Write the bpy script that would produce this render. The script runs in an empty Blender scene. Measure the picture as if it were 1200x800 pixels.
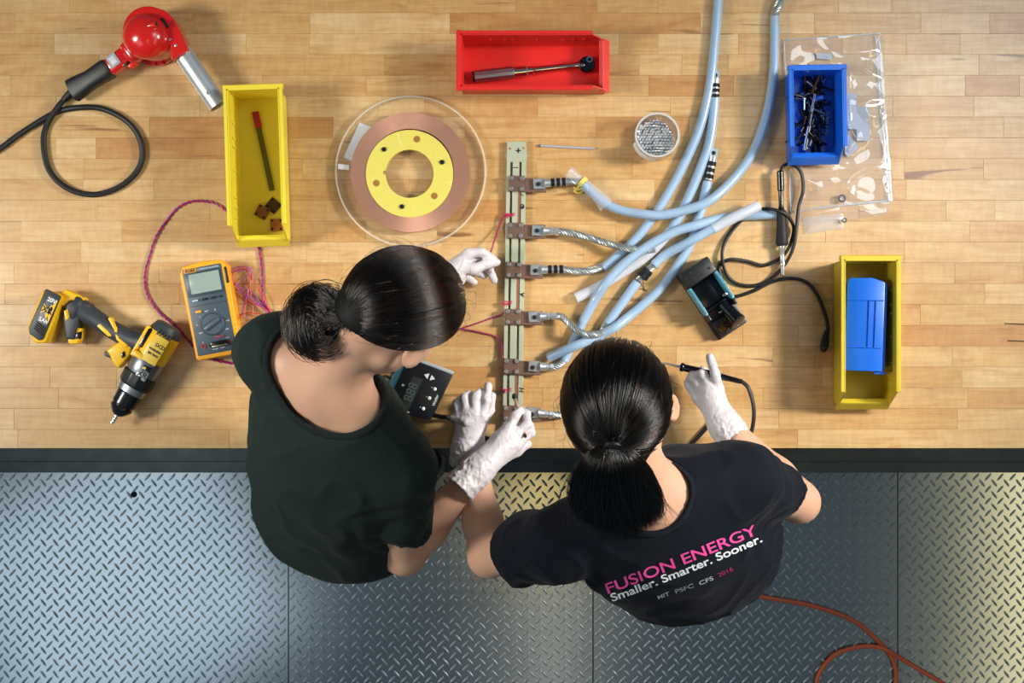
import bpy, bmesh, math, random
import numpy as np
from mathutils import Vector, Matrix, noise
from mathutils.bvhtree import BVHTree

# ---------------------------------------------------------------- camera, world, light, exposure
SC = bpy.context.scene
COL = SC.collection
K = 6.034e-4          # metres per pixel per metre of distance
CZ = 3.8              # camera height; bench top at 0.9
T = 0.9
cam_d = bpy.data.cameras.new('camera'); cam = bpy.data.objects.new('camera', cam_d); COL.objects.link(cam)
cam.location = (0, 0, CZ); cam_d.sensor_width = 36; cam_d.lens = 36 / (1200 * K); SC.camera = cam
cam_d.clip_start = 0.05
wd = bpy.data.worlds.new('world'); SC.world = wd; wd.use_nodes = True
wd.node_tree.nodes['Background'].inputs[0].default_value = (0.47, 0.70, 0.86, 1)
wd.node_tree.nodes['Background'].inputs[1].default_value = 0.165
SC.view_settings.view_transform = 'Standard'; SC.view_settings.look = 'None'
SC.view_settings.gamma = 1; SC.view_settings.use_curve_mapping = False
SC.view_settings.exposure = 0.0

def area(name, loc, target, size, size_y, power, col, spread=180):
    d = bpy.data.lights.new(name, 'AREA'); d.shape = 'RECTANGLE'; d.size = size; d.size_y = size_y
    d.energy = power; d.color = col; d.spread = math.radians(spread)
    o = bpy.data.objects.new(name, d); COL.objects.link(o); o.location = loc
    o.rotation_euler = (Vector(target) - Vector(loc)).to_track_quat('-Z', 'Y').to_euler() if target else (0, 0, 0)
    return o
area('studio_light', (-2.30, 0.10, 2.70), (-0.15, 0.10, 0.9), 0.45, 0.6, 10.8, (1.0, 0.95, 0.85), 78)
area('studio_light.001', (1.86, 1.08, 3.75), (0.6, 0.2, 0.9), 0.95, 1.1, 18, (0.76, 0.89, 1.0))
area('studio_light.003', (2.55, 0.60, 2.75), (0.0, -0.12, 0.9), 0.4, 0.5, 8.8, (1.0, 0.94, 0.85), 42)
area('studio_light.002', (-2.05, -1.3, 3.6), (-0.9, -0.7, 0.0), 1.3, 1.5, 10, (0.84, 0.95, 0.98))
area('ceiling_strip', (3.25, -1.35, 4.6), None, 0.80, 2.9, 23, (1.0, 0.78, 0.37))
area('ceiling_strip.001', (0.17, -0.92, 4.6), None, 0.42, 0.7, 3.0, (1.0, 0.66, 0.20))
area('ceiling_strip.002', (0.24, -1.95, 4.6), None, 0.30, 1.2, 1.4, (1.0, 0.86, 0.62))

# ---------------------------------------------------------------- helpers
def s(z): return (CZ - z) * K
def W(px, py, z): return Vector(((px - 600) * s(z), (400 - py) * s(z), z))
def P(px, py, h=0.0): return W(px, py, T + h)
def lin(h):
    h = h.lstrip('#'); c = [int(h[i:i + 2], 16) / 255 for i in (0, 2, 4)]
    return tuple(x / 12.92 if x <= .04045 else ((x + .055) / 1.055) ** 2.4 for x in c) + (1,)
MATS = {}
def mat(name, col, rough=.5, metal=0., spec=.5, bump=None, sss=0., trans=0., coat=0., vary=0., vscale=8.):
    if name in MATS: return MATS[name]
    m = bpy.data.materials.new(name); m.use_nodes = True; n = m.node_tree.nodes; l = m.node_tree.links
    b = n['Principled BSDF']; c = lin(col) if isinstance(col, str) else tuple(col) + (1,) * (4 - len(col))
    b.inputs['Base Color'].default_value = c; b.inputs['Roughness'].default_value = rough
    b.inputs['Metallic'].default_value = metal; b.inputs['Specular IOR Level'].default_value = spec
    b.inputs['Subsurface Weight'].default_value = sss; b.inputs['Subsurface Radius'].default_value = (1, .4, .25)
    b.inputs['Subsurface Scale'].default_value = .01
    b.inputs['Transmission Weight'].default_value = trans; b.inputs['Coat Weight'].default_value = coat
    tc = n.new('ShaderNodeTexCoord')
    if vary:
        nz = n.new('ShaderNodeTexNoise'); nz.inputs['Scale'].default_value = vscale; nz.inputs['Detail'].default_value = 5
        l.new(tc.outputs['Object'], nz.inputs['Vector'])
        mx = n.new('ShaderNodeMix'); mx.data_type = 'RGBA'; mx.blend_type = 'MIX'
        mx.inputs[6].default_value = tuple(x * (1 - vary) for x in c[:3]) + (1,)
        mx.inputs[7].default_value = tuple(min(1, x * (1 + vary)) for x in c[:3]) + (1,)
        l.new(nz.outputs['Fac'], mx.inputs[0]); l.new(mx.outputs[2], b.inputs['Base Color'])
    if bump:
        nz = n.new('ShaderNodeTexNoise'); nz.inputs['Scale'].default_value = bump[0]; nz.inputs['Detail'].default_value = 3
        l.new(tc.outputs['Object'], nz.inputs['Vector'])
        bp = n.new('ShaderNodeBump'); bp.inputs['Strength'].default_value = bump[1]; bp.inputs['Distance'].default_value = bump[2]
        l.new(nz.outputs['Fac'], bp.inputs['Height']); l.new(bp.outputs[0], b.inputs['Normal'])
    MATS[name] = m
    return m
def clear_mat(name, tint=(1, 1, 1), milk=0., milkcol=(.9, .93, .97), gloss=1.35, rough=.04, bump=None):
    """Clear plastic or glass: a Fresnel mirror over a see-through body with a little milkiness."""
    if name in MATS: return MATS[name]
    m = bpy.data.materials.new(name); m.use_nodes = True; n = m.node_tree.nodes; l = m.node_tree.links
    n.remove(n['Principled BSDF']); out = n['Material Output']
    tr = n.new('ShaderNodeBsdfTransparent'); tr.inputs[0].default_value = tuple(tint) + (1,)
    df = n.new('ShaderNodeBsdfPrincipled'); df.inputs['Base Color'].default_value = tuple(milkcol) + (1,); df.inputs['Roughness'].default_value = .4
    a = n.new('ShaderNodeMixShader'); a.inputs[0].default_value = milk
    l.new(tr.outputs[0], a.inputs[1]); l.new(df.outputs[0], a.inputs[2])
    gl = n.new('ShaderNodeBsdfGlossy'); gl.inputs['Roughness'].default_value = rough
    fr = n.new('ShaderNodeFresnel'); ge = n.new('ShaderNodeNewGeometry'); ma = n.new('ShaderNodeMath'); ma.operation = 'MULTIPLY_ADD'
    ma.inputs[1].default_value = 1 / gloss - gloss; ma.inputs[2].default_value = gloss      # the same mirror seen from either side of a thin wall
    l.new(ge.outputs['Backfacing'], ma.inputs[0]); l.new(ma.outputs[0], fr.inputs[0])
    b = n.new('ShaderNodeMixShader'); l.new(fr.outputs[0], b.inputs[0]); l.new(a.outputs[0], b.inputs[1]); l.new(gl.outputs[0], b.inputs[2])
    l.new(b.outputs[0], out.inputs[0])
    if bump:
        tc = n.new('ShaderNodeTexCoord'); nz = n.new('ShaderNodeTexNoise'); nz.inputs['Scale'].default_value = bump[0]
        l.new(tc.outputs['Object'], nz.inputs['Vector']); bp = n.new('ShaderNodeBump')
        bp.inputs['Strength'].default_value = bump[1]; bp.inputs['Distance'].default_value = bump[2]
        l.new(nz.outputs['Fac'], bp.inputs['Height'])
        for q in (gl, fr, df): l.new(bp.outputs[0], q.inputs['Normal'])
    MATS[name] = m
    return m

def catmull(pts, n=8, closed=False):
    pts = [Vector(p) for p in pts]; out = []; N = len(pts)
    rng = range(N) if closed else range(N - 1)
    for i in rng:
        g = lambda k: pts[k % N] if closed else pts[min(max(k, 0), N - 1)]
        a, b, c, d = g(i - 1), g(i), g(i + 1), g(i + 2)
        for j in range(n):
            t = j / n
            out.append(.5 * ((2 * b) + (c - a) * t + (2 * a - 5 * b + 4 * c - d) * t * t + (3 * b - a - 3 * c + d) * t ** 3))
    if not closed: out.append(pts[-1].copy())
    return out
def frames(pts):
    """Parallel-transport frame at each point of a path."""
    n = len(pts); tg = [(pts[min(i + 1, n - 1)] - pts[max(i - 1, 0)]).normalized() for i in range(n)]
    u = tg[0].orthogonal().normalized()
    if abs(tg[0].z) < .95: u = (Vector((0, 0, 1)) - tg[0] * tg[0].z).normalized()
    fr = []
    for t in tg:
        u = (u - t * u.dot(t)).normalized(); fr.append((t, u, t.cross(u)))
    return fr
def resample(pts, step):
    out = [pts[0]]; acc = 0
    for a, b in zip(pts, pts[1:]):
        L = (b - a).length; d = step - acc
        while d <= L:
            out.append(a.lerp(b, d / L)); d += step
        acc = L - (d - step)
    return out

class MB:
    def __init__(self): self.bm = bmesh.new()
    def _bev(self, verts, bev, seg=2):
        if bev:
            self.bm.normal_update()
            es = list({e for v in verts for e in v.link_edges})
            bmesh.ops.bevel(self.bm, geom=es, offset=bev, segments=seg, affect='EDGES', profile=.5, clamp_overlap=True)
    def box(self, c, d, M=None, bev=0., seg=2):
        """Box centred at c with size d, then moved by matrix M."""
        r = bmesh.ops.create_cube(self.bm, size=1); vs = r['verts']
        for v in vs:
            v.co = Vector((v.co.x * d[0] + c[0], v.co.y * d[1] + c[1], v.co.z * d[2] + c[2]))
            if M is not None: v.co = M @ v.co
        self._bev(vs, bev, seg); return self
    def prism(self, poly, z0, z1, M=None, bev=0., seg=2, top=1.):
        """A polygon (2-D points, or 3-D world points whose z is dropped) extruded from z0 to z1."""
        cx = sum(p[0] for p in poly) / len(poly); cy = sum(p[1] for p in poly) / len(poly)
        a = [self.bm.verts.new((p[0], p[1], z0)) for p in poly]
        b = [self.bm.verts.new((cx + (p[0] - cx) * top, cy + (p[1] - cy) * top, z1)) for p in poly]
        n = len(poly)
        fs = [self.bm.faces.new(b), self.bm.faces.new(a[::-1])]
        for i in range(n): fs.append(self.bm.faces.new((a[i], a[(i + 1) % n], b[(i + 1) % n], b[i])))
        bmesh.ops.recalc_face_normals(self.bm, faces=fs)
        if M is not None:
            for v in a + b: v.co = M @ v.co
        self._bev(a + b, bev, seg); return self
    def cyl(self, a, b, r1, r2=None, seg=20, bev=0., caps=True):
        a, b = Vector(a), Vector(b); r2 = r1 if r2 is None else r2
        q = (b - a).to_track_quat('Z', 'Y').to_matrix().to_4x4(); q.translation = (a + b) / 2
        r = bmesh.ops.create_cone(self.bm, cap_ends=caps, segments=seg, radius1=r1, radius2=r2, depth=(b - a).length, matrix=q)
        if bev:
            es = [e for e in {e for v in r['verts'] for e in v.link_edges} if any(len(f.verts) > 4 for f in e.link_faces)]
            bmesh.ops.bevel(self.bm, geom=es, offset=bev, segments=2, affect='EDGES', profile=.5)
        return self
    def lathe(self, prof, a, axis, seg=28, mod=None):
        """Profile of (distance along axis, radius) turned around the axis from point a."""
        t = Vector(axis).normalized(); u = t.orthogonal().normalized(); w = t.cross(u); a = Vector(a); rings = []
        for d, r in prof:
            ring = []
            for i in range(seg):
                an = 2 * math.pi * i / seg; rr = r * (mod(i, d) if mod else 1)
                ring.append(self.bm.verts.new(a + t * d + (u * math.cos(an) + w * math.sin(an)) * max(rr, 1e-5)))
            rings.append(ring)
        fs = []
        for A, B in zip(rings, rings[1:]):
            for i in range(seg): fs.append(self.bm.faces.new((A[i], A[(i + 1) % seg], B[(i + 1) % seg], B[i])))
        fs.append(self.bm.faces.new(rings[0][::-1])); fs.append(self.bm.faces.new(rings[-1]))
        bmesh.ops.recalc_face_normals(self.bm, faces=fs); return self
    def tube(self, pts, r, seg=8, caps=True, flat=1.):
        fr = frames(pts); n = len(pts); rings = []
        for i, (p, (t, u, w)) in enumerate(zip(pts, fr)):
            rr = r(i / (n - 1)) if callable(r) else r
            rings.append([self.bm.verts.new(p + (u * math.cos(2 * math.pi * k / seg) * flat + w * math.sin(2 * math.pi * k / seg)) * rr) for k in range(seg)])
        for A, B in zip(rings, rings[1:]):
            for i in range(seg): self.bm.faces.new((A[i], A[(i + 1) % seg], B[(i + 1) % seg], B[i]))
        if caps: self.bm.faces.new(rings[0][::-1]); self.bm.faces.new(rings[-1])
        return self
    def twist(self, pts, n, R, r, pitch, seg=5, step=.004, phase=0.):
        """n strands wound around a path."""
        pp = resample(pts, step); fr = frames(pp)
        for k in range(n):
            q = []
            for i, (p, (t, u, w)) in enumerate(zip(pp, fr)):
                an = 2 * math.pi * (k / n + i * step / pitch) + phase
                q.append(p + (u * math.cos(an) + w * math.sin(an)) * R)
            if len(q) > 2: self.tube(q, r, seg)
        return self
    def ball(self, c, r, sub=2, sc=(1, 1, 1), M=None):
        m = Matrix.Translation(Vector(c)) @ (M if M is not None else Matrix()) @ Matrix.Diagonal((*sc, 1))
        bmesh.ops.create_icosphere(self.bm, subdivisions=sub, radius=r, matrix=m); return self
    def ring(self, c, r0, r1, z0, z1, seg=64, bev=0.):
        """Flat washer-shaped ring around a vertical axis."""
        c = Vector(c); L = []
        for r, z in ((r0, z0), (r1, z0), (r1, z1), (r0, z1)):
            L.append([self.bm.verts.new((c.x + r * math.cos(2 * math.pi * i / seg), c.y + r * math.sin(2 * math.pi * i / seg), z)) for i in range(seg)])
        fs = []
        for j in range(4):
            A, B = L[j], L[(j + 1) % 4]
            for i in range(seg): fs.append(self.bm.faces.new((A[i], A[(i + 1) % seg], B[(i + 1) % seg], B[i])))
        bmesh.ops.recalc_face_normals(self.bm, faces=fs); return self
    def done(self, name, m, parent=None, loc=None, sharp=35, smooth=True):
        me = bpy.data.meshes.new(name); self.bm.to_mesh(me); self.bm.free()
        return finish(name, me, m, parent, loc, sharp, smooth)
def wloc(o):
    v = Vector(o.location)
    while o.parent: o = o.parent; v += o.location
    return v
def finish(name, me, m, parent=None, loc=None, sharp=35, smooth=True):
    me.materials.append(m)
    o = bpy.data.objects.new(name, me); COL.objects.link(o)
    base = wloc(parent) if parent else Vector((0, 0, 0))
    if loc is not None: o.location = Vector(loc) - base
    me.transform(Matrix.Translation(-(base + o.location)))
    if smooth and len(me.polygons):
        me.polygons.foreach_set('use_smooth', [True] * len(me.polygons))
        if sharp: me.set_sharp_from_angle(angle=math.radians(sharp))
    if parent: o.parent = parent
    return o
def tag(o, label=None, cat=None, group=None, kind=None):
    for k, v in (('label', label), ('category', cat), ('group', group), ('kind', kind)):
        if v: o[k] = v
    return o
def thing(name, loc, label, cat, group=None):
    o = bpy.data.objects.new(name, None); COL.objects.link(o); o.location = loc; o.empty_display_size = .03
    return tag(o, label, cat, group)
def copy_tree(o, parent=None):
    c = o.copy(); COL.objects.link(c)
    if parent: c.parent = parent
    for ch in list(o.children): copy_tree(ch, c)
    return c
def text(body, M, size, m, parent, extrude=.0002, name='lettering', offset=0., align='CENTER', spacing=1.):
    d = bpy.data.curves.new(name, 'FONT'); d.body = body; d.size = size; d.extrude = extrude; d.offset = offset
    d.align_x = align; d.align_y = 'CENTER'; d.space_character = spacing; d.resolution_u = 3
    o = bpy.data.objects.new(name, d); COL.objects.link(o); dg = bpy.context.evaluated_depsgraph_get()
    me = bpy.data.meshes.new_from_object(o.evaluated_get(dg)); bpy.data.objects.remove(o); me.transform(M); me.materials.clear()
    return finish(name, me, m, parent, loc=M.to_translation(), smooth=False)
def frame_at(o, xdir):
    """Matrix at point o whose x axis is the horizontal direction xdir."""
    x = Vector((xdir[0], xdir[1], 0)).normalized(); z = Vector((0, 0, 1)); y = z.cross(x)
    M = Matrix.Identity(4)
    for i in range(3): M[i][0], M[i][1], M[i][2], M[i][3] = x[i], y[i], z[i], o[i]
    return M

# ---------------------------------------------------------------- distance fields for soft bodies
class Field:
    def __init__(self, lo, hi, h):
        self.lo = np.array(lo, np.float32); self.h = h
        n = np.ceil((np.array(hi) - np.array(lo)) / h).astype(int) + 1
        self.F = np.full(n, .06, np.float32)
        self.ax = [self.lo[i] + np.arange(n[i], dtype=np.float32) * h for i in range(3)]
    def _sl(self, lo, hi):
        sl = []
        for i in range(3):
            a = int(np.clip((lo[i] - self.lo[i]) / self.h, 0, self.F.shape[i])); b = int(np.clip((hi[i] - self.lo[i]) / self.h + 2, 0, self.F.shape[i]))
            sl.append(slice(a, b))
        return tuple(sl)
    def put(self, prim, op='add', k=.01, pad=None):
        fn, lo, hi = prim; m = max(k * 1.2, 3 * self.h, .02) if pad is None else pad
        sl = self._sl(np.array(lo) - m, np.array(hi) + m)
        X = self.ax[0][sl[0]][:, None, None]; Y = self.ax[1][sl[1]][None, :, None]; Z = self.ax[2][sl[2]][None, None, :]
        if 0 in (X.size, Y.size, Z.size): return self
        d = fn(X, Y, Z).astype(np.float32); F = self.F[sl]
        if op == 'add':
            hh = np.maximum(k - np.abs(F - d), 0) / k; self.F[sl] = np.minimum(F, d) - hh * hh * k / 4
        else:
            d = -d; hh = np.maximum(k - np.abs(F - d), 0) / k; self.F[sl] = np.maximum(F, d) + hh * hh * k / 4
        return self
    def halfspace(self, p, n, k=.004):
        """Cuts away everything on the side n points to."""
        X = self.ax[0][:, None, None]; Y = self.ax[1][None, :, None]; Z = self.ax[2][None, None, :]
        self.F = np.maximum(self.F, (X - p[0]) * n[0] + (Y - p[1]) * n[1] + (Z - p[2]) * n[2]); return self
    def mesh(self, name):
        F = self.F; ins = F < 0
        cnt = sum(ins[a:F.shape[0] - 1 + a, b:F.shape[1] - 1 + b, c:F.shape[2] - 1 + c].astype(np.int8) for a in (0, 1) for b in (0, 1) for c in (0, 1))
        act = (cnt > 0) & (cnt < 8); idx = np.argwhere(act)
        cor = [(a, b, c) for a in (0, 1) for b in (0, 1) for c in (0, 1)]
        val = np.stack([F[idx[:, 0] + a, idx[:, 1] + b, idx[:, 2] + c] for a, b, c in cor], 1)
        acc = np.zeros((len(idx), 3)); num = np.zeros(len(idx))
        for i in range(8):
            for j in range(i + 1, 8):
                if sum(abs(cor[i][q] - cor[j][q]) for q in range(3)) != 1: continue
                v0, v1 = val[:, i], val[:, j]; x = (v0 < 0) != (v1 < 0)
                t = np.where(x, v0 / np.where(v0 == v1, 1, v0 - v1), 0)
                p = np.array(cor[i])[None] + t[:, None] * (np.array(cor[j]) - np.array(cor[i]))[None]
                acc += np.where(x[:, None], p, 0); num += x
        pos = self.lo + self.h * (idx + acc / num[:, None])
        vid = np.full(act.shape, -1, np.int32); vid[act] = np.arange(len(idx)); quads = []
        for ax in range(3):
            A = np.take(ins, range(F.shape[ax] - 1), ax); B = np.take(ins, range(1, F.shape[ax]), ax)
            e = np.argwhere(A != B); o1, o2 = [q for q in range(3) if q != ax]
            e = e[(e[:, o1] > 0) & (e[:, o2] > 0) & (e[:, o1] < vid.shape[o1]) & (e[:, o2] < vid.shape[o2])]
            fl = ins[e[:, 0], e[:, 1], e[:, 2]]
            if ax == 1: fl = ~fl
            q = []
            for d1, d2 in ((1, 1), (0, 1), (0, 0), (1, 0)):
                c = e.copy(); c[:, o1] -= d1; c[:, o2] -= d2; q.append(vid[c[:, 0], c[:, 1], c[:, 2]])
            q = np.stack(q, 1); q[~fl] = q[~fl][:, ::-1]; quads.append(q)
        q = np.concatenate(quads); q = q[(q >= 0).all(1)]
        me = bpy.data.meshes.new(name); me.from_pydata(pos.tolist(), [], q.tolist()); me.update()
        return me
def rc(a, b, r1, r2, n=None, ratio=1.):
    """Tapered capsule; with n and ratio its section is an ellipse, flattened along n."""
    a = np.array(a, np.float32); b = np.array(b, np.float32); ab = b - a; L2 = max(float(ab @ ab), 1e-9)
    def fn(X, Y, Z):
        px, py, pz = X - a[0], Y - a[1], Z - a[2]
        t = np.clip((px * ab[0] + py * ab[1] + pz * ab[2]) / L2, 0, 1)
        dx, dy, dz = px - t * ab[0], py - t * ab[1], pz - t * ab[2]
        if n is not None:
            e = (dx * n[0] + dy * n[1] + dz * n[2]) * (1 / ratio - 1); dx, dy, dz = dx + e * n[0], dy + e * n[1], dz + e * n[2]
        return np.sqrt(dx * dx + dy * dy + dz * dz) - (r1 + (r2 - r1) * t)
    R = max(r1, r2)
    return fn, np.minimum(a, b) - R, np.maximum(a, b) + R
def ell(c, axes, rad):
    c = np.array(c, np.float32); A = [np.array(v, np.float32) for v in axes]
    def fn(X, Y, Z):
        x, y, z = X - c[0], Y - c[1], Z - c[2]; k0 = k1 = 0
        for v, r in zip(A, rad):
            q = x * v[0] + y * v[1] + z * v[2]; k0 = k0 + (q / r) ** 2; k1 = k1 + (q / r ** 2) ** 2
        k0 = np.sqrt(k0); return k0 * (k0 - 1) / np.maximum(np.sqrt(k1), 1e-6)
    R = max(rad); return fn, c - R, c + R
def wrinkle(me, fn):
    me.update(); nv = len(me.vertices); co = np.empty(nv * 3, np.float32); me.vertices.foreach_get('co', co)
    no = np.empty(nv * 3, np.float32); me.vertex_normals.foreach_get('vector', no)
    co = co.reshape(-1, 3); no = no.reshape(-1, 3)
    d = np.array([fn(Vector(p)) for p in co.tolist()], np.float32)
    me.vertices.foreach_set('co', (co + no * d[:, None]).ravel()); me.update()

# ---------------------------------------------------------------- materials
def wood_mat():
    m = bpy.data.materials.new('maple'); m.use_nodes = True; n = m.node_tree.nodes; l = m.node_tree.links; b = n['Principled BSDF']; b.inputs['Coat Weight'].default_value = 1.0; b.inputs['Coat Roughness'].default_value = .26
    tc = n.new('ShaderNodeTexCoord'); oi = n.new('ShaderNodeObjectInfo')
    off = n.new('ShaderNodeVectorMath'); off.operation = 'SCALE'; off.inputs[0].default_value = (37.1, 53.7, 11.3); l.new(oi.outputs['Random'], off.inputs['Scale'])
    ad = n.new('ShaderNodeVectorMath'); l.new(tc.outputs['Object'], ad.inputs[0]); l.new(off.outputs[0], ad.inputs[1])
    def nz(sc, scale, det, dist=0.):
        mp = n.new('ShaderNodeMapping'); mp.inputs['Scale'].default_value = sc; l.new(ad.outputs[0], mp.inputs[0])
        t = n.new('ShaderNodeTexNoise'); t.inputs['Scale'].default_value = scale; t.inputs['Detail'].default_value = det; t.inputs['Distortion'].default_value = dist
        l.new(mp.outputs[0], t.inputs['Vector']); return t
    def ramp(src, stops):
        r = n.new('ShaderNodeValToRGB'); e = r.color_ramp.elements
        while len(e) < len(stops): e.new(.5)
        for q, (p, c) in zip(e, stops): q.position = p; q.color = c
        l.new(src, r.inputs[0]); return r
    def mix(fac, a, bb, mode='MIX'):
        x = n.new('ShaderNodeMix'); x.data_type = 'RGBA'; x.blend_type = mode
        if hasattr(fac, 'is_linked'): l.new(fac, x.inputs[0])
        else: x.inputs[0].default_value = fac
        l.new(a, x.inputs[6])
        if hasattr(bb, 'is_linked'): l.new(bb, x.inputs[7])
        else: x.inputs[7].default_value = bb
        return x.outputs[2]
    base = ramp(oi.outputs['Random'], [(0, lin('d0aa70')), (.18, lin('d7b37c')), (.38, lin('dbba86')), (.54, lin('d2ab72')), (.70, lin('debf8d')), (.80, lin('d5ae77')), (.92, lin('c99a60')), (1, lin('b98a52'))])
    base.color_ramp.interpolation = 'CONSTANT'
    fine = nz((3, 70, 20), 3, 5, .3); band = nz((1.6, 7, 4), 4, 5, 1.6); fleck = nz((26, 7, 6), 3, 4, .8)
    g = ramp(fine.outputs['Fac'], [(.3, (.78, .72, .66, 1)), (.62, (1, 1, 1, 1))])
    c = mix(.62, base.outputs[0], g.outputs[0], 'MULTIPLY')
    bd = ramp(band.outputs['Fac'], [(.35, (1, 1, 1, 1)), (.60, (.90, .80, .68, 1)), (.75, (.74, .56, .40, 1))])
    c = mix(.8, c, bd.outputs[0], 'MULTIPLY')
    fl = ramp(fleck.outputs['Fac'], [(.40, (.88, .83, .76, 1)), (.6, (1, 1, 1, 1))]); c = mix(.55, c, fl.outputs[0], 'MULTIPLY')
    # mineral streaks: thin dark brown lines on some of the boards
    st = nz((1.4, 22, 4), 2.2, 3, .6); sr = ramp(st.outputs['Fac'], [(.68, (0, 0, 0, 1)), (.74, (.8, .8, .8, 1)), (.9, (1, 1, 1, 1))])
    c = mix(sr.outputs[0], c, lin('7d4f28'))
    l.new(c, b.inputs['Base Color'])
    rr = ramp(fine.outputs['Fac'], [(.3, (.42, .42, .42, 1)), (.7, (.31, .31, .31, 1))]); l.new(rr.outputs[0], b.inputs['Roughness'])
    bp = n.new('ShaderNodeBump'); bp.inputs['Strength'].default_value = .25; bp.inputs['Distance'].default_value = .0004
    l.new(fine.outputs['Fac'], bp.inputs['Height']); l.new(bp.outputs[0], b.inputs['Normal'])
    return m
MAPLE = wood_mat()
BLACK = mat('black_plastic', '16171a', .42)
BLACKG = mat('black_gloss', '0b0c10', .22)
RUBBER = mat('black_rubber', '141517', .55)
STEEL = mat('steel', 'cdd0d3', .28, .85)
DSTEEL = mat('dark_steel', '54565a', .35, 1.)
CHROME = mat('chrome', 'd8dade', .10, 1.)
ZINC = mat('zinc', 'c8ced2', .34, .75, vary=.18, vscale=60)
COPPER = mat('copper', 'd0957f', .40, .7, vary=.14, vscale=30, bump=(400, .15, .0004))
COPPERD = mat('copper_oxidised', '8c7062', .38, .6, vary=.4, vscale=45)
RUST = mat('rusty_copper', '8a5426', .55, .5, vary=.35, vscale=90)
RUSTD = mat('tarnished_copper', '4a3826', .55, .5, vary=.4, vscale=90)
YELLOW = mat('yellow_plastic', 'e8d43a', .38, vary=.04, vscale=20)
YELLOWD = mat('worn_yellow_plastic', 'cdb52c', .42, vary=.14, vscale=14)
RED = mat('red_plastic', 'dc2a26', .36)
REDG = mat('red_enamel', 'd01a18', .22, coat=.4)
BLUE = mat('blue_plastic', '1767d8', .35)
TEAL = mat('teal_plastic', '6fb9cf', .35)
WHITE = mat('white_plastic', 'e6e8ea', .4)
PAPER = mat('white_paper', 'd9dde2', .6)
GTEN = mat('glass_epoxy', 'aab39d', .42, vary=.05, vscale=40)
DYELLOW = mat('drill_yellow', 'f0ba18', .36)
DGREY = mat('drill_grey', '33383e', .5, bump=(600, .2, .0004))
MGREY = mat('drill_gearcase', '868b90', .36, .8)
AMBER = mat('meter_yellow', 'f2a91c', .42)
SLATE = mat('meter_slate', '3f4f5c', .45)
LCD = mat('meter_screen', '93a79f', .18)
PINK = mat('pink_wire', 'c2255e', .45)
PURPLE = mat('violet_wire', '7a2d86', .45)
REDW = mat('red_wire', 'c02420', .45)
ORANGE = mat('orange_rubber', 'b3512d', .5)
INK = mat('black_ink', '0c0c0c', .6)
MAGENTA = mat('magenta_print', 'f04fa6', .6)
WPRINT = mat('white_print', 'e8ecf2', .6)
ACRYL = clear_mat('clear_acrylic', (.995, .995, .99), .012, gloss=1.22)
ACEDGE = clear_mat('acrylic_edge', (.96, .96, .93), .30, (.93, .91, .84), gloss=1.45, rough=.12)
GLASS = clear_mat('jar_glass', (.985, .99, .99), .06, gloss=1.5)
VINYL = clear_mat('clear_vinyl', (.995, .995, .995), .12, (.94, .96, .99), gloss=1.85, rough=.055)
TUBEM = clear_mat('blue_tubing', (.78, .89, 1.0), .58, (.50, .70, .92), gloss=1.45, rough=.14)
TUBEC = clear_mat('milky_tubing', (.92, .94, .98), .58, (.84, .88, .97), gloss=1.45, rough=.14)
# ---------------------------------------------------------------- the setting: floor plates, kick rail
PLATE = mat('tread_plate_steel', '98a2aa', .18, .95, vary=.10, vscale=7)
LUGM = mat('worn_tread_steel', '949ea6', .36, .95)
floor = MB().box((0, -.2, -.03), (6, 6, .05)).done('floor', mat('subfloor', '1b1c1e', .8)); tag(floor, kind='structure')
f0 = s(0)
seams = [(-262 - 357 * 1) * f0, -262 * f0, 95 * f0, 452 * f0, 809 * f0]
seams = [seams[0] - .82] + seams
rngf = random.Random(3)
def lug(bm, x, y, a, L=.0140, w=.0032, h=.0022):
    ca, sa = math.cos(a), math.sin(a); A = []; B = []
    for q, sc, z in ((A, 1, 0), (B, .55, h)):
        for u, v in ((-1, 0), (-.45, .8), (.45, .8), (1, 0), (.45, -.8), (-.45, -.8)):
            X, Y = u * L * (1 if sc == 1 else .72), v * w * 1.25 * sc
            q.append(bm.verts.new((x + X * ca - Y * sa, y + X * sa + Y * ca, z)))
    for i in range(6): bm.faces.new((A[i], A[(i + 1) % 6], B[(i + 1) % 6], B[i]))
    bm.faces.new(B)
PX, PY = 14.4 * f0, 14.0 * f0
YTOP = -.352
for i in range(len(seams) - 1):
    x0, x1 = seams[i] + .0015, seams[i + 1] - .0015
    pl = MB()
    pl.box(((x0 + x1) / 2, (YTOP - 2.2) / 2 - .0, -.0025), (x1 - x0, 2.2 + YTOP + .0, .005)) if False else pl.box(((x0 + x1) / 2, (YTOP - 2.0) / 2, -.0025), (x1 - x0, 2.0 + YTOP, .005))
    plate = pl.done('floor_plate', PLATE, floor)
    lg = MB(); j = 0; y = YTOP - .012
    while y > -1.35:
        nx = int((x1 - x0) / PX)
        for q in range(nx + 1):
            x = x0 + .010 + q * PX + (PX / 2 if j % 2 else 0)
            if x < x1 - .006 and -1.75 < x < 1.75: lug(lg.bm, x, y, math.radians(48 if j % 2 == 0 else -52))
        y -= PY / 2; j += 1
    if len(lg.bm.verts):
        o = lg.done('tread_lugs', LUGM, plate, sharp=None); tag(o, kind='stuff')
    else: lg.bm.free()
h = MB().cyl((-443 * f0, -179 * f0, -.001), (-443 * f0, -179 * f0, .0006), .0085, seg=20).done('bolt_hole', mat('hole_black', '030303', .9), floor)
RAIL = mat('black_painted_steel', '4a5356', .5, .25, vary=.45, vscale=22)
kr = MB()
kr.box((0, -.17, .010), (4, .36, .020), bev=.003); kr.box((0, -.12, .018), (4, .40, .036), bev=.004)
tag(kr.done('trim_1', RAIL), kind='structure')
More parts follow.
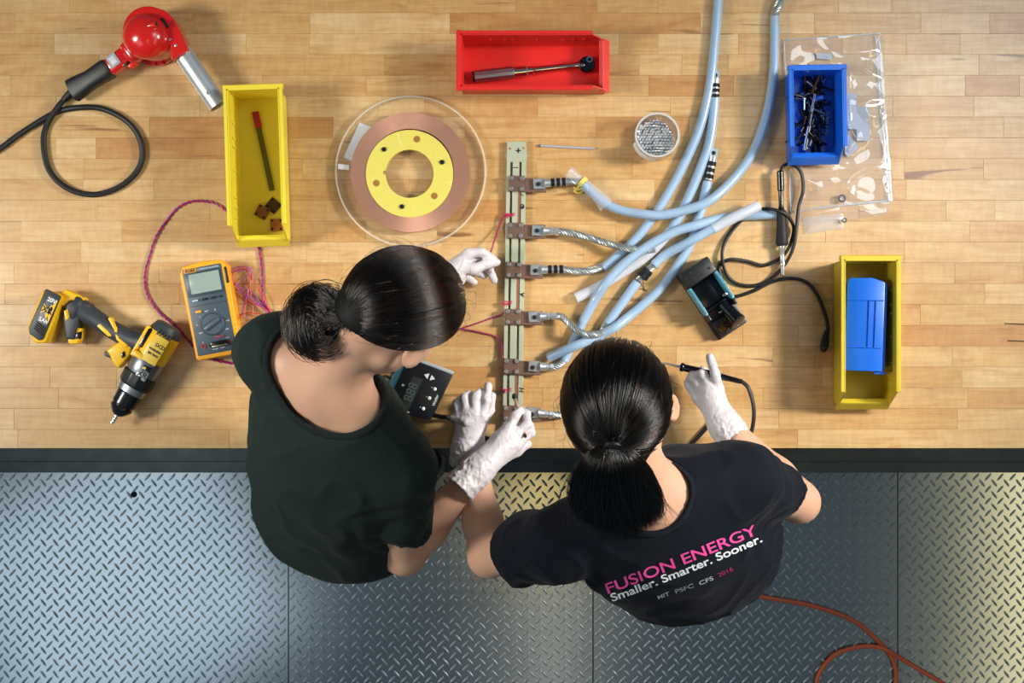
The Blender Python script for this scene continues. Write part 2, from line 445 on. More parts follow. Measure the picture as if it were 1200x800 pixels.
sc_ = MB().prism([W(496, 556, .04), W(520, 556, .04), W(522, 536, .04), W(510, 528, .04)], .0365, .0372).done('pale_patch', mat('pale_grey_metal', '7b8284', .6, .4, vary=.4, vscale=60), bpy.data.objects['trim_1'])  # paler grey patch set on the trim

# ---------------------------------------------------------------- workbench with a butcher-block top
YF = -125 * s(T)                    # front edge
bench = thing('workbench', (0, .27, 0), 'butcher-block workbench with maple stave top on a black steel base', 'workbench')
rb = random.Random(11); PITCH = 24.4 * s(T)
rowedge = [YF, YF + 22 * s(T)]
while rowedge[-1] < .78: rowedge.append(rowedge[-1] + PITCH)
XL, XR = -1.22, 1.22
known = {}                          # joints read off the photograph: row index -> px positions
known[16] = [35, 318, 530, 680, 815, 935, 1056, 1130]
for r in range(len(rowedge) - 1):
    y0, y1 = rowedge[r], rowedge[r + 1]; x = XL - rb.uniform(0, .2); cuts = []
    while x < XR:
        x += rb.choice((.10, .13, .17, .22, .26, .32, .44)) * rb.uniform(.8, 1.2)
        if XL + .06 < x < XR - .06: cuts.append(x)
    xs = [XL] + cuts + [XR]
    for a, b in zip(xs, xs[1:]):
        dz = rb.uniform(-.00012, .00012)
        MB().box(((a + b) / 2, (y0 + y1) / 2, T - .0225 + dz), (b - a - .00022, y1 - y0 - .00022, .045), bev=.00030, seg=1).done('stave', MAPLE, bench, loc=((a + b) / 2, (y0 + y1) / 2, T - .0225), smooth=False)
MB().box((0, (rowedge[-1] + YF) / 2, T - .024), (XR - XL - .004, rowedge[-1] - YF - .004, .040)).done('core_board', mat('glue_line', '5a3c20', .7), bench)
BASE = mat('bench_base', '1d1f21', .5, .3)
for x in (-1.1, 1.1):
    for y in (-.1, .66):
        MB().box((x, y, .447), (.07, .07, .82), bev=.004).done('leg', BASE, bench)
MB().box((0, -.1, .82), (2.13, .04, .07), bev=.003).done('front_rail', BASE, bench)
MB().box((0, .66, .82), (2.13, .04, .07), bev=.003).done('back_rail', BASE, bench)
MB().box((1.213, 0, 0), (.001, .001, .001)).bm.free()

# ---------------------------------------------------------------- shelf bins
SIDE = Matrix(((0, 0, 1, 0), (1, 0, 0, 0), (0, 1, 0, 0), (0, 0, 0, 1)))       # (a, b, c) -> x=c, y=a, z=b
def make_bin(name, M, L, Wd, H, m, label, group=None, front=.036, slope=.03, ribs=True, loc=None):
    root = thing(name, loc if loc is not None else M.to_translation(), label, 'bin', group)
    t = .0026; w = Wd / 2; l = L / 2
    def dr(mb):
        for v in mb.bm.verts:
            k = v.co.z / H; v.co.x *= .975 + .025 * k; v.co.y *= .985 + .015 * k
            v.co = M @ v.co
        return mb
    sh = MB(); sh.box((0, 0, t / 2 + .002), (Wd, L, t))
    prof = [(-l, .002), (l, .002), (l, H), (-l + slope, H), (-l, front + .012)]
    for sgn in (-1, 1):
        a, b = (w - t, w) if sgn > 0 else (-w, -w + t); sh.prism(prof, a, b, SIDE)
    sh.box((0, l - t / 2, H / 2 + .001), (Wd, t, H - .002)); sh.box((0, -l + t / 2, front / 2 + .001), (Wd, t, front - .002))
    dr(sh).done('shell', m, root)
    for sgn in (-1, 1): dr(MB().box((sgn * (w + .0025), slope * .5, H - .003), (.0085, L - slope, .006), bev=.0012, seg=1)).done('side_rim', m, root)
    dr(MB().box((0, l + .0035, H - .006), (Wd + .016, .010, .012), bev=.0015, seg=1)).done('back_flange', m, root)
    fl = MB(); q = Matrix.Translation((0, -l - .004, front)) @ Matrix.Rotation(math.radians(-32), 4, 'X')
    fl.box((0, 0, .004), (Wd + .004, .003, .026), q, bev=.001, seg=1); fl.box((0, .004, .018), (Wd + .004, .010, .003), q, bev=.001, seg=1)
    dr(fl).done('front_lip', m, root)
    if ribs:
        for sgn in (-1, 1):
            for fy in (-.34, -.27, -.2, -.02, .14, .2, .3):
                dr(MB().box((sgn * (w - t - .0014), fy * L, H * .60), (.0024, .0045, H * .22), bev=.0006, seg=1)).done('divider_rib', m, root)
    return root
def rotM(x, y, deg, z=T): return Matrix.Translation((x, y, z)) @ Matrix.Rotation(math.radians(deg), 4, 'Z')

byl = make_bin('shelf_bin', rotM(-.508, .350, 1.8, T + .004), .300, .104, .102, YELLOW, 'bright yellow shelf bin holding a red-ended flat file, beside the acrylic disc', front=.034)
bred = make_bin('shelf_bin', rotM(.044, .557, 90, T), .292, .104, .100, RED, 'red plastic shelf bin with a torque wrench lying in it')
byr = make_bin('shelf_bin', rotM(.710, .016, 0, T), .292, .106, .104, YELLOWD, 'worn yellow shelf bin with an upturned blue bin lying inside', front=.034)
bbl = make_bin('stacking_bin', rotM(.610, .455, 1.0, T + .004), .176, .102, .080, BLUE, 'small blue stacking bin full of screws standing on the clear plastic bag', front=.03, slope=.022, ribs=False)
text('4 x 11', rotM(-.478, .452, 2, T + .0075), .011, mat('moulded_mark', '8a7a20', .6), byl, name='moulded_mark')
text('USA', rotM(-.478, .441, 2, T + .0075), .009, mat('moulded_mark', '8a7a20', .6), byl, name='moulded_mark')

# upturned blue bin inside the right-hand yellow bin
Mi = Matrix.Translation((.708, .034, T + .012)) @ Matrix.Rotation(math.radians(-2), 4, 'Z') @ Matrix.Rotation(math.radians(-5), 4, 'Y')
ub = thing('stacking_bin', (.708, .034, T + .009), 'blue stacking bin lying upside down inside the worn yellow bin', 'bin')
def umb(mb):
    for v in mb.bm.verts: v.co = Mi @ v.co
    return mb
H2, L2, W2_ = .078, .186, .074
poly = [(-W2_ / 2, -L2 / 2), (W2_ / 2, -L2 / 2), (W2_ / 2, L2 / 2 - .008), (W2_ * .15, L2 / 2), (-W2_ / 2 + .004, L2 / 2 - .002), (-W2_ / 2, L2 / 2 - .012)]
umb(MB().prism(poly, .0, H2, None, bev=.002)).done('shell', BLUE, ub)
umb(MB().box((-W2_ / 2 - .003, -.012, H2 - .03), (.006, L2 * .8, .012), bev=.001, seg=1)).done('side_rim', BLUE, ub)
umb(MB().box((W2_ / 2 + .004, -.004, .03), (.008, L2 * .93, .06), bev=.001, seg=1)).done('back_flange', mat('blue_plastic', '1767d8'), ub)
umb(MB().box((W2_ / 2 - .002, -L2 / 2 - .003, .058), (.022, .006, .010), bev=.001, seg=1)).done('hook_lip', BLUE, ub)
for (x, y, dx, dy) in ((0, .048, W2_ - .004, .0022), (0, -.046, W2_ - .004, .0022), (.007, 0, .0022, .094), (.020, 0, .0022, .094)):
    umb(MB().box((x, y, H2 + .001), (dx, dy, .003), bev=.0006, seg=1)).done('base_rib', BLUE, ub)

# things in the left yellow bin
b0 = T + .0085
fa, fb = W(299, 131, b0 + .004), W(319, 223, b0 + .004)
ff = thing('flat_file', fa.lerp(fb, .5), 'long flat tarnished bar with a red end in the left yellow bin', 'file')
d = (fb - fa); Mf = frame_at(fa, d)
MB().box((.5 * d.length + .016, 0, 0), (d.length - .032, .011, .004), Mf, bev=.0006, seg=1).done('blade', mat('tarnished_bar', '6d6429', .5, .6, vary=.2, vscale=80), ff)
MB().box((.017, 0, .0), (.034, .0135, .005), Mf, bev=.0006, seg=1).done('red_end', mat('red_paint', 'a8182c', .5), ff)
def plate_(px, py, h, deg, m, label):
    c = W(px, py, b0 + h); M = Matrix.Translation(c) @ Matrix.Rotation(math.radians(deg), 4, 'Z')
    r = thing('copper_plate', c, label, 'plate', None)
    MB().box((0, 0, .0025), (.0255, .0255, .005), M, bev=.0006, seg=1).done('slab', m, r)
    for i in (-1, 1):
        for j in (-1, 1): MB().cyl(M @ Vector((i * .0085, j * .0085, .0049)), M @ Vector((i * .0085, j * .0085, .0054)), .0024, seg=10).done('screw_hole', mat('hole_black', '030303'), r)
plate_(320.5, 241, .0, -40, RUSTD, 'darkest small square copper plate, partly under the leaning one in the yellow bin')
plate_(307.5, 248.5, .0056, -28, RUST, 'brown square copper plate lying on top of the darkest plate in the yellow bin')
plate_(324.5, 263.5, .0, 2, mat('orange_copper', 'b56a2a', .5, .5, vary=.2, vscale=70), 'orange square copper plate in the front corner of the left yellow bin')

# torque wrench in the red bin
tz = T + .0185
a, b = W(556, 90, tz), W(690, 75, tz)
tw = thing('torque_wrench', a.lerp(b, .5), 'chrome torque wrench with knurled grip lying in the red bin', 'wrench')
ax = (b - a).normalized(); L = (b - a).length
MB().lathe([(0, .0105), (.001, .0125), (.08, .0125), (.082, .0105)], a, ax, 24, mod=lambda i, d: 1.03 if i % 2 else .97).done('knurled_grip', mat('knurled_steel', 'aeb0b4', .35, 1, bump=(700, .6, .001)), tw)
MB().lathe([(-.004, .0105), (0, .0118), (.002, .0105)], a, ax, 20).done('end_cap', BLACK, tw)
MB().lathe([(.082, .0112), (.106, .0112), (.108, .0092), (.12, .0092), (.122, .0075), (L - .03, .0068), (L - .02, .0088), (L - .012, .007)], a, ax, 20).done('shaft', CHROME, tw)
MB().lathe([(.107, .0118), (.109, .0118)], a, ax, 20).done('scale_ring', STEEL, tw)
hd = MB(); hd.lathe([(-.008, .014), (-.007, .0165), (.007, .0165), (.009, .014)], b + Vector((-.004, -.002, 0)), (0, 0, 1), 24); hd.done('ratchet_head', mat('dark_chrome', '4a4b50', .15, 1), tw)
sk = b + Vector((.0, .004, .006)); hs = MB(); hs.ring(sk, .0038, .0064, sk.z, sk.z + .022, 20); hs.done('socket', CHROME, tw)
MB().box((b.x - .014, b.y - .004, tz + .010), (.010, .005, .003), bev=.0008).done('reverse_lever', CHROME, tw)

# ---------------------------------------------------------------- heat gun
hz = T
hg = thing('heat_gun', P(176, 42), 'red heat gun with silver barrel and looped black cord', 'heat gun')
MB().lathe([(0, .047), (.004, .050), (.016, .050), (.020, .046)], P(183, 50, .002), (0, 0, 1), 40).done('base_disc', REDG, hg)
def circ(cx, cy, r, h, a0=0, a1=360, n=30): return [W(cx + r * math.cos(math.radians(a0 + (a1 - a0) * i / n)), cy - r * math.sin(math.radians(a0 + (a1 - a0) * i / n)), T + h) for i in range(n + 1)]
sc = circ(177, 40, 29.5, .06, 62, 330) + [W(204, 73, T + .06), W(224, 62, T + .06), W(216, 44, T + .06), W(206, 24, T + .06), W(196, 15, T + .06)]
MB().prism(sc, T + .020, T + .086, bev=.016, seg=4).done('blower_housing', REDG, hg)
MB().lathe([(0, .044), (.004, .0455), (.012, .0445), (.022, .040), (.031, .031), (.037, .019), (.040, .008), (.0405, .002)], P(171.5, 43.5, .080), (0, 0, 1), 40).done('motor_dome', REDG, hg)
k = P(173, 31, .112); MB().cyl(k, k + Vector((.018, .004, .004)), .0065, seg=16, bev=.001).done('dome_knob', REDG, hg)
MB().cyl(k + Vector((.0175, .0039, .0039)), k + Vector((.0186, .0041, .0042)), .0045, seg=14).done('knob_screw', BLACK, hg)
MB().box((0, 0, 0), (.022, .006, .004), Matrix.Translation(P(193, 27, .088)) @ Matrix.Rotation(math.radians(-55), 4, 'Z'), bev=.001).done('vent_clip', DSTEEL, hg)
for i, (x, y) in enumerate(((199, 46), (206, 53), (148, 41))):
    MB().lathe([(0, .003), (.0015, .003), (.002, .002)], P(x, y, .0855 if i < 2 else .07), (0, 0, 1), 10).done('screw', STEEL, hg)
n0, n1 = P(210, 56, .056), P(253, 119, .050); nd = (n1 - n0).normalized()
bz = MB(); NL = (n1 - n0).length
bz.lathe([(0, .0200), (NL, .0200), (NL, .0180), (NL - .03, .0180)], n0 + nd * .010, nd, 36)
bz.done('barrel', mat('galvanised', 'c8ced2', .42, .75, vary=.12, vscale=40), hg)
up = Vector((0, 0, 1)); sd = nd.cross(up)
for d, w in ((.012, .6), (NL - .028, -.2)):
    p = n0 + nd * (d + .01) + (up * math.sqrt(1 - w * w) - sd * w) * .0201
    MB().ball(p, .0034, 2, (1, 1, .6)).done('rivet', STEEL, hg)
h0, h1 = P(154, 61, .045), P(126, 82, .04); hd_ = (h1 - h0).normalized()
Mh = Matrix.Translation(h0) @ hd_.to_track_quat('X', 'Z').to_matrix().to_4x4()
HLn = (h1 - h0).length
hh = MB(); hh.box((HLn * .46, 0, 0), (HLn * 1.0, .036, .036), Mh, bev=.009, seg=3); hh.box((-.002, .002, .004), (.03, .046, .044), Mh, bev=.012, seg=3); hh.done('handle', REDG, hg)
MB().box((HLn * .60, -.003, .0187), (.022, .026, .0012), Mh, bev=.0004, seg=1).done('rating_plate', mat('plate_silver', 'aab0ba', .35, .7, vary=.15, vscale=200), hg)
MB().box((HLn * .60, -.003, .0194), (.012, .016, .0006), Mh).done('rating_label', mat('label_white', 'd4d7de', .5), hg)
MB().box((.004, -.012, .018), (.014, .008, .012), Mh, bev=.003).done('handle_boss', REDG, hg)
MB().box((.012, .022, .0), (.02, .012, .02), Mh, bev=.004).done('trigger', mat('red_trigger', 'd8211c', .3), hg)
MB().box((.014, .016, .012), (.03, .006, .006), Mh, bev=.002).done('trigger_guard', BLACKG, hg)
g0, g1 = P(128, 80, .040), P(84, 107, .024); gd = (g1 - g0).normalized()
gM = Matrix.Translation(g0) @ gd.to_track_quat('X', 'Z').to_matrix().to_4x4(); GL = (g1 - g0).length
gr = MB()
rings = []
for d, w, hgt in ((-.004, .017, .020), (.004, .021, .021), (GL * .5, .019, .017), (GL * .8, .023, .017), (GL - .002, .024, .016), (GL, .021, .013)):
    rings.append([gr.bm.verts.new(gM @ Vector((d, w * abs(math.cos(q)) ** .6 * (1 if math.cos(q) > 0 else -1), hgt * abs(math.sin(q)) ** .6 * (1 if math.sin(q) > 0 else -1)))) for q in [2 * math.pi * i / 24 for i in range(24)]])
for A, B in zip(rings, rings[1:]):
    for i in range(24): gr.bm.faces.new((A[i], A[(i + 1) % 24], B[(i + 1) % 24], B[i]))
gr.bm.faces.new(rings[0][::-1]); gr.bm.faces.new(rings[-1]); bmesh.ops.recalc_face_normals(gr.bm, faces=gr.bm.faces[:])
gr.done('rubber_grip', mat('grip_rubber', '1b1c1f', .45, bump=(500, .3, .0006)), hg)
cp = [(86, 106, .024), (76, 116, .016), (66, 128, .016), (55, 146, .007), (51, 168, .007), (58, 200, .007), (80, 221, .007), (110, 228, .007), (140, 219, .007), (161, 200, .007), (167, 178, .007), (160, 155, .007), (143, 138, .007), (118, 127, .007), (92, 126, .010), (70, 130, .0065), (50, 140, .007), (22, 158, .007), (-10, 180, .007), (-70, 205, .007)]
cpp = catmull([P(*c) for c in cp], 8)
MB().tube(cpp, .0060, 10).done('power_cord', RUBBER, hg)
MB().tube(cpp[:10], lambda t: .0088 - .002 * t, 12).done('strain_relief', RUBBER, hg)
for i, ch in enumerate('DEL'):
    an = (-112, -90, -68)[i]; an = math.radians(an); c = P(183, 50, .0205)
    dirv = Vector((math.cos(an), math.sin(an), 0)); p = c + dirv * .0425 + Vector((0, 0, .0)); 
    x = Vector((-dirv.y, dirv.x, 0)); z = (dirv * .75 + Vector((0, 0, .7))).normalized(); y = z.cross(x)
    M = Matrix.Identity(4)
    for q in range(3): M[q][0], M[q][1], M[q][2], M[q][3] = x[q], y[q], z[q], (p + z * .001)[q]
    text(ch, M, .0115, INK, hg, offset=.0003)

# ---------------------------------------------------------------- cordless drill, lying on its side
dr = thing('cordless_drill', P(120, 412), 'yellow and dark grey cordless drill with battery lying on its side', 'drill')
dz = .042
rear, tip = P(196, 386, dz), P(137, 486, dz); da = (tip - rear).normalized(); side = Vector((0, 0, 1)).cross(da).normalized()   # side points towards the handle
def DA(d): return rear + da * d * 1.28
def dl(pr): return [(d * 1.28, r * 1.15) for d, r in pr]
mo = MB(); mo.lathe(dl([(0, .020), (.003, .026), (.010, .029), (.052, .0295), (.056, .028)]), DA(0), da, 32); mo.done('motor_housing', DYELLOW, dr)
MB().lathe(dl([(-.006, .018), (-.004, .023), (.006, .0275), (.010, .0285)]), DA(-.002), da, 32).done('rear_cap', DGREY, dr)
Mm = Matrix.Translation(DA(.004)) @ da.to_track_quat('X', 'Z').to_matrix().to_4x4() @ Matrix.Diagonal((1.28, 1.15, 1.15, 1))
lb = side.dot(Mm.col[1].xyz)          # sign of the handle side along local y
sg = 1 if lb > 0 else -1
MB().box((.030, sg * .007, .0275), (.046, .027, .006), Mm, bev=.002).done('warning_label', mat('label_yellow', 'd9b53c', .5, vary=.35, vscale=260), dr)
for i in range(5): MB().box((.003, sg * (.019 - i * .006), .0285), (.009, .0026, .006), Mm, bev=.0008, seg=1).done('vent_slot', DGREY, dr)
MB().box((.022, -sg * .0205, .018), (.034, .010, .014), Mm, bev=.003).done('side_vent', BLACKG, dr)
MB().box((.030, -sg * .0255, .020), (.054, .008, .010), Mm, bev=.003).done('side_rib', DYELLOW, dr)
MB().box((.050, -sg * .012, .024), (.010, .030, .012), Mm, bev=.003).done('side_rib', DYELLOW, dr)
gc = MB(); gc.lathe(dl([(.054, .029), (.058, .0305), (.076, .0285), (.082, .026)]), DA(0), da, 32); gc.done('gearcase', MGREY, dr)
MB().box((.062, sg * .010, .027), (.008, .014, .006), Mm, bev=.001).done('speed_selector', BLACKG, dr)
MB().box((.0625, sg * .007, .0302), (.004, .004, .001), Mm).done('speed_mark', DYELLOW, dr)
MB().box((.074, sg * .008, .0262), (.016, .020, .003), Mm, bev=.001).done('badge', mat('badge_grey', '8d9399', .4, .6), dr)
def dtext(t, x, y, z, size, m, name='lettering', flip=0, par=dr):
    # reads along the tool axis seen from above
    M = Mm @ Matrix.Translation((x, y, z)) @ Matrix.Rotation(math.radians(flip), 4, 'Z')
    return text(t, M, size, m, par, name=name, offset=.0002)
dtext('XR', .074, sg * .008, .0281, .013, INK, flip=90)
dtext('DCD', .022, sg * .011, .0308, .008, INK, flip=90); dtext('WARNING', .031, sg * .007, .0308, .0048, INK, flip=90); dtext('20V MAX', .038, sg * .007, .0308, .0050, INK, flip=90)
MB().lathe(dl([(.081, .026), (.083, .0300), (.100, .0290), (.104, .026)]), DA(0), da, 36, mod=lambda i, d: (1.0, 1.0, .93)[i % 3]).done('clutch_collar', BLACK, dr)
MB().lathe(dl([(.103, .025), (.104, .0265), (.114, .0255), (.116, .022)]), DA(0), da, 32).done('metal_ring', mat('satin_alloy', '9fa5ab', .35, .9), dr)
MB().lathe(dl([(.115, .021), (.117, .0225), (.136, .0215), (.138, .0195), (.141, .0195), (.143, .0205), (.147, .0180), (.154, .011), (.156, .008)]), DA(0), da, 32).done('chuck', mat('chuck_black', '2a2b2e', .22, .6), dr)
bt = MB(); bp_ = [DA(.154), DA(.163), DA(.172)]; bt.tube(bp_, lambda t: .0042 - .0012 * t, 10); bt.twist([DA(.156), DA(.172)], 2, .0022, .0022, .012, 6, .0015); bt.done('drill_bit', STEEL, dr)
# handle: a bent, tapered bar from the motor housing to the battery
hp = [P(172, 402, .040), P(155, 398, .038), P(133, 387, .037), P(113, 374, .036), P(97, 364, .036), P(88, 361, .036)]
hpp = catmull(hp, 6)
MB().tube(hpp, lambda t: (.0245 - .006 * math.sin(math.pi * min(1, t * 1.1)) + (.004 if t > .85 else 0)), 20, flat=.9).done('handle', DGREY, dr)
def plq(pts, h0, h1, name, m, bev=.002, par=dr, seg=2): return MB().prism([P(x, y, (h0 + h1) / 2) for x, y in pts], T + h0, T + h1, bev=bev, seg=seg).done(name, m, par)
plq([(101, 370), (106, 366), (113, 372), (118, 370), (121, 374), (117, 380), (110, 379)], .030, .0505, 'grip_inlay', DYELLOW)
plq([(115, 382), (119, 378), (130, 388), (133, 394), (128, 394)], .030, .0530, 'grip_inlay', DYELLOW)
plq([(128, 373), (131, 371), (139, 384), (142, 396), (152, 404), (150, 408), (138, 398), (135, 386)], .030, .0540, 'grip_inlay', DYELLOW)
plq([(137, 403), (145, 399), (158, 404), (155, 415), (148, 424), (141, 432), (135, 426), (130, 415), (126, 411)], .018, .052, 'trigger_shroud', DYELLOW, .005, seg=3)
plq([(124, 411), (131, 410), (138, 416), (140, 424), (136, 426), (131, 419), (124, 417)], .020, .050, 'trigger', DGREY, .004)
plq([(142, 414), (146, 411), (147, 417), (143, 420)], .050, .0545, 'direction_button', BLACKG, .001)
# battery and its foot
plq([(77, 372), (81, 356), (88, 352), (107, 355), (110, 362), (98, 364), (93, 384), (90, 398), (80, 397)], .010, .052, 'battery_foot', DGREY, .005, seg=3)
plq([(72, 344), (80, 339), (100, 348), (103, 352), (98, 353), (86, 352), (76, 360)], .012, .048, 'foot_shell', DYELLOW, .004)
plq([(81, 400), (88, 384), (98, 384), (97, 396), (93, 403), (84, 403)], .014, .044, 'foot_shell', DYELLOW, .004)
plq([(89, 390), (96, 388), (95, 397), (89, 397)], .040, .047, 'belt_hook', BLACKG, .001)
plq([(75, 364), (80, 362), (82, 371), (77, 376)], .050, .0535, 'release_button', DYELLOW, .001)
bq = [(37, 385), (55, 340), (75, 345), (77, 350), (69, 377), (59, 402), (46, 402)]
plq(bq, .004, .064, 'battery_shell', DYELLOW, .005, seg=3)
bs = [(33, 384), (36, 378), (51, 342), (56, 338), (72, 347), (50, 398), (46, 398), (35, 392)]
def lerp_quad(u, v): # battery label face, u along its length from the bottom, v across
    A, B, C, D = Vector((38, 385)), Vector((50, 396)), Vector((70, 350)), Vector((57, 342)); p = A.lerp(B, v).lerp(D.lerp(C, v), u); return p
plq([(34, 384), (54, 338), (72, 347), (51, 398), (46, 399), (35, 391)], .058, .068, 'battery_face', DGREY, .003)
plq([tuple(lerp_quad(u, v)) for u, v in ((.26, .06), (.26, .94), (.95, .90), (.95, .1))], .066, .0690, 'battery_label', mat('label_slate', '4a5158', .45), .0005)
for pts in ([(.62, .46), (.70, .05), (.44, .05)], [(.62, .54), (.95, .92), (.34, .92)], [(.5, .40), (.40, .6), (.70, .85), (.78, .62)]):
    MB().prism([P(*lerp_quad(u, v), .069) for u, v in pts], T + .0688, T + .0694).done('label_flash', DYELLOW, dr)
for i in range(4): MB().prism([P(*lerp_quad(u, v), .068) for u, v in ((.03 + i * .055, .08), (.03 + i * .055, .92), (.055 + i * .055, .92), (.055 + i * .055, .08))], T + .066, T + .070, bev=.0006, seg=1).done('vent_rib', BLACK, dr)
ldir = P(64, 346, .07) - P(44, 391, .07)
def ltext(t, u, v, size, m=WHITE):
    M = frame_at(P(*lerp_quad(u, v), .0698), (-ldir.x, -ldir.y)) @ Matrix.Rotation(math.radians(90), 4, 'Z'); text(t, M, size, m, dr, offset=.0003)
ltext('20V', .86, .5, .0115); ltext('5Ah', .34, .5, .0115); ltext('XR', .60, .46, .017, INK)

# ---------------------------------------------------------------- multimeter
mc = P(247, 362, .040); mdir = P(264, 305, .04) - P(208, 313, .04)
Mt = frame_at(Vector((mc.x, mc.y, T)), (math.cos(math.radians(10.5)), math.sin(math.radians(10.5))))
mm = thing('multimeter', (mc.x, mc.y, T), 'handheld multimeter in a yellow holster with grey screen and rotary dial', 'multimeter')
def mbx(name, c, d, m, bev=.001, seg=2, par=mm): return MB().box(c, d, Mt, bev=bev, seg=seg).done(name, m, par)
hol = MB(); hol.prism([(-.047, -.094), (-.042, -.098), (.042, -.098), (.047, -.094), (.049, .08), (.040, .094), (.0, .0985), (-.040, .094), (-.049, .08)], .001, .044, Mt, bev=.007, seg=4); hol.done('holster', AMBER, mm)
face = mbx('face', (-.002, -.001, .041), (.080, .178, .010), SLATE, .003)
mbx('screen_bezel', (-.002, .0545, .0455), (.074, .050, .003), mat('bezel_slate', '33414d', .35), .001)
mbx('screen', (.000, .055, .0475), (.062, .040, .0012), LCD, .0004)
mbx('brand_strip', (.012, .0825, .0463), (.048, .0075, .001), mat('strip_grey', '4f6272', .4), .0003)
mbx('brand_badge', (-.026, .0825, .0465), (.026, .0078, .001), mat('badge_amber', 'c98a1e', .45), .0003)
text('FLUKE', Mt @ Matrix.Translation((-.026, .0825, .0471)), .0068, INK, mm, offset=.0002)
text('TRUE RMS MULTIMETER', Mt @ Matrix.Translation((.013, .0825, .0469)), .0036, WPRINT, mm)
for i, x in enumerate((-.026, -.008, .010, .026)):
    MB().box((x, .0215, .048), (.0125 if i < 3 else .007, .0042, .004), Mt, bev=.0016).done('button', mat('button_pale', 'a9c0d8', .4) if i == 0 else BLACK, mm)
mbx('seam_line', (-.002, .0105, .0462), (.076, .0008, .0006), BLACK, 0)
mbx('yellow_button', (-.024, -.0015, .048), (.0125, .0052, .004), mat('button_amber', 'e8a728', .4), .0014)
di = MB(); di.lathe([(0, .0235), (.003, .0235), (.005, .0215), (.007, .0205), (.0075, .012)], Mt @ Vector((.0, -.031, .045)), (0, 0, 1), 40); di.done('rotary_dial', SLATE, mm)
bar = MB(); bar.box((0, 0, .055), (.039, .0085, .010), Mt @ Matrix.Translation((0, -.031, 0)) @ Matrix.Rotation(math.radians(28), 4, 'Z'), bev=.003); bar.done('dial_grip', mat('dial_slate', '4a5a66', .4), mm)
for i, ch in enumerate(('OFF', 'V~', 'V', 'mV', 'Ω', '·', 'mA', 'µA')):
    an = math.radians(208 - i * 34); text(ch, Mt @ Matrix.Translation((.0305 * math.cos(an), -.031 + .029 * math.sin(an), .0464)), .0048, WPRINT, mm)
for i, (x, m) in enumerate(((-.026, mat('jack_red', 'c3232c', .4)), (-.010, BLACKG), (.008, BLACKG), (.023, mat('jack_red', 'c3232c', .4)))):
    j = MB(); c = Mt @ Vector((x, -.072, 0)); j.ring(c, .0026, .0046, T + .045, T + .0478, 18); j.done('jack', m, mm)
MB().box((.006, -.0715, .0505), (.034, .010, .007), Mt, bev=.002).done('test_plug', BLACKG, mm)
MB().box((.008, -.076, .0545), (.032, .0022, .002), Mt, bev=.0006).done('plug_blade', mat('brass', 'c9b98c', .3, 1), mm)
for t, x, y in (('A', -.026, -.064), ('mA µA', -.004, -.081), ('COM', .010, -.081), ('V Ω', .024, -.063)): text(t, Mt @ Matrix.Translation((x, y, .0464)), .0042, WPRINT, mm)
mbx('probe_clip', (.0445, .062, .0405), (.006, .034, .010), BLACK, .002)

# ---------------------------------------------------------------- acrylic disc with the copper ring on it
dc = P(481.5, 201, .008)
ac = thing('acrylic_disc', (dc.x, dc.y, T), 'large clear acrylic disc lying flat under the copper ring', 'disc')
MB().lathe([(.004, .151), (.014, .151)], (dc.x, dc.y, T - .001), (0, 0, 1), 96).done('plate', ACRYL, ac)
MB().ring(dc, .1512, .1545, T + .0035, T + .014, 96).done('edge', ACEDGE, ac)
MB().prism([P(421, 143.5, .002), P(435.5, 148.5, .002), P(412, 188.5, .002), P(402.5, 184.5, .002)], T + .0005, T + .0012).done('paper_label', PAPER, ac)
MB().prism([P(396, 192, .014), P(409, 193, .014), P(409, 199, .014), P(396, 198, .014)], T + .0132, T + .0138).done('tape_tab', clear_mat('frosted_tape', milk=.5), ac)
cc = P(481, 202, .02)
cr = thing('copper_ring', (cc.x, cc.y, T + .0136), 'flat copper ring with a yellow inner ring lying on the acrylic disc', 'ring')
cm = MATS['copper'].copy(); cm.name = 'turned_copper'
tcf = mat('turned_copper_face', 'd9a28a', .34, .62, vary=.1, vscale=24, bump=(300, .2, .0004)); tn = tcf.node_tree.nodes; tg_ = tn.new('ShaderNodeTangent'); tg_.direction_type = 'RADIAL'; tg_.axis = 'Z'
tn['Principled BSDF'].inputs['Anisotropic'].default_value = .75; tcf.node_tree.links.new(tg_.outputs[0], tn['Principled BSDF'].inputs['Tangent'])
MB().ring((cc.x, cc.y, 0), .0885, .1215, T + .0136, T + .024, 128).done('copper_band', tcf, cr, loc=(cc.x, cc.y, T + .0136))
yr = MB(); yc = P(480, 203.5, .025)
N = 128; o_, i_ = [], []
for q in range(N):
    an = 2 * math.pi * q / N
    ri = .0490
    if abs(((an - math.radians(176)) + math.pi) % (2 * math.pi) - math.pi) < .075: ri = .0545
    o_.append((.0888 * math.cos(an), .0888 * math.sin(an))); i_.append((ri * math.cos(an), ri * math.sin(an)))
L4 = []
for pts, z in ((i_, T + .0136), (o_, T + .0136), (o_, T + .0258), (i_, T + .0258)): L4.append([yr.bm.verts.new((yc.x + x, yc.y + y, z)) for x, y in pts])
for q in range(4):
    for i in range(N): yr.bm.faces.new((L4[q][i], L4[q][(i + 1) % N], L4[(q + 1) % 4][(i + 1) % N], L4[(q + 1) % 4][i]))
bmesh.ops.recalc_face_normals(yr.bm, faces=yr.bm.faces[:])
yel = yr.done('yellow_ring', mat('yellow_laminate', 'd9cf62', .45, vary=.05, vscale=60), cr)
for x, y in ((518, 190), (450, 175), (471, 242)):
    p = P(x, y, .026); b_ = MB(); b_.ring(p, .0022, .0048, p.z - .0005, p.z + .0022, 16); b_.done('bolt_head', DSTEEL, yel)
    MB().cyl(p - up * .001, p + up * .0006, .0024, seg=8).done('hex_recess', INK, yel)
HOLE = mat('bored_hole', '9a6a2c', .6)
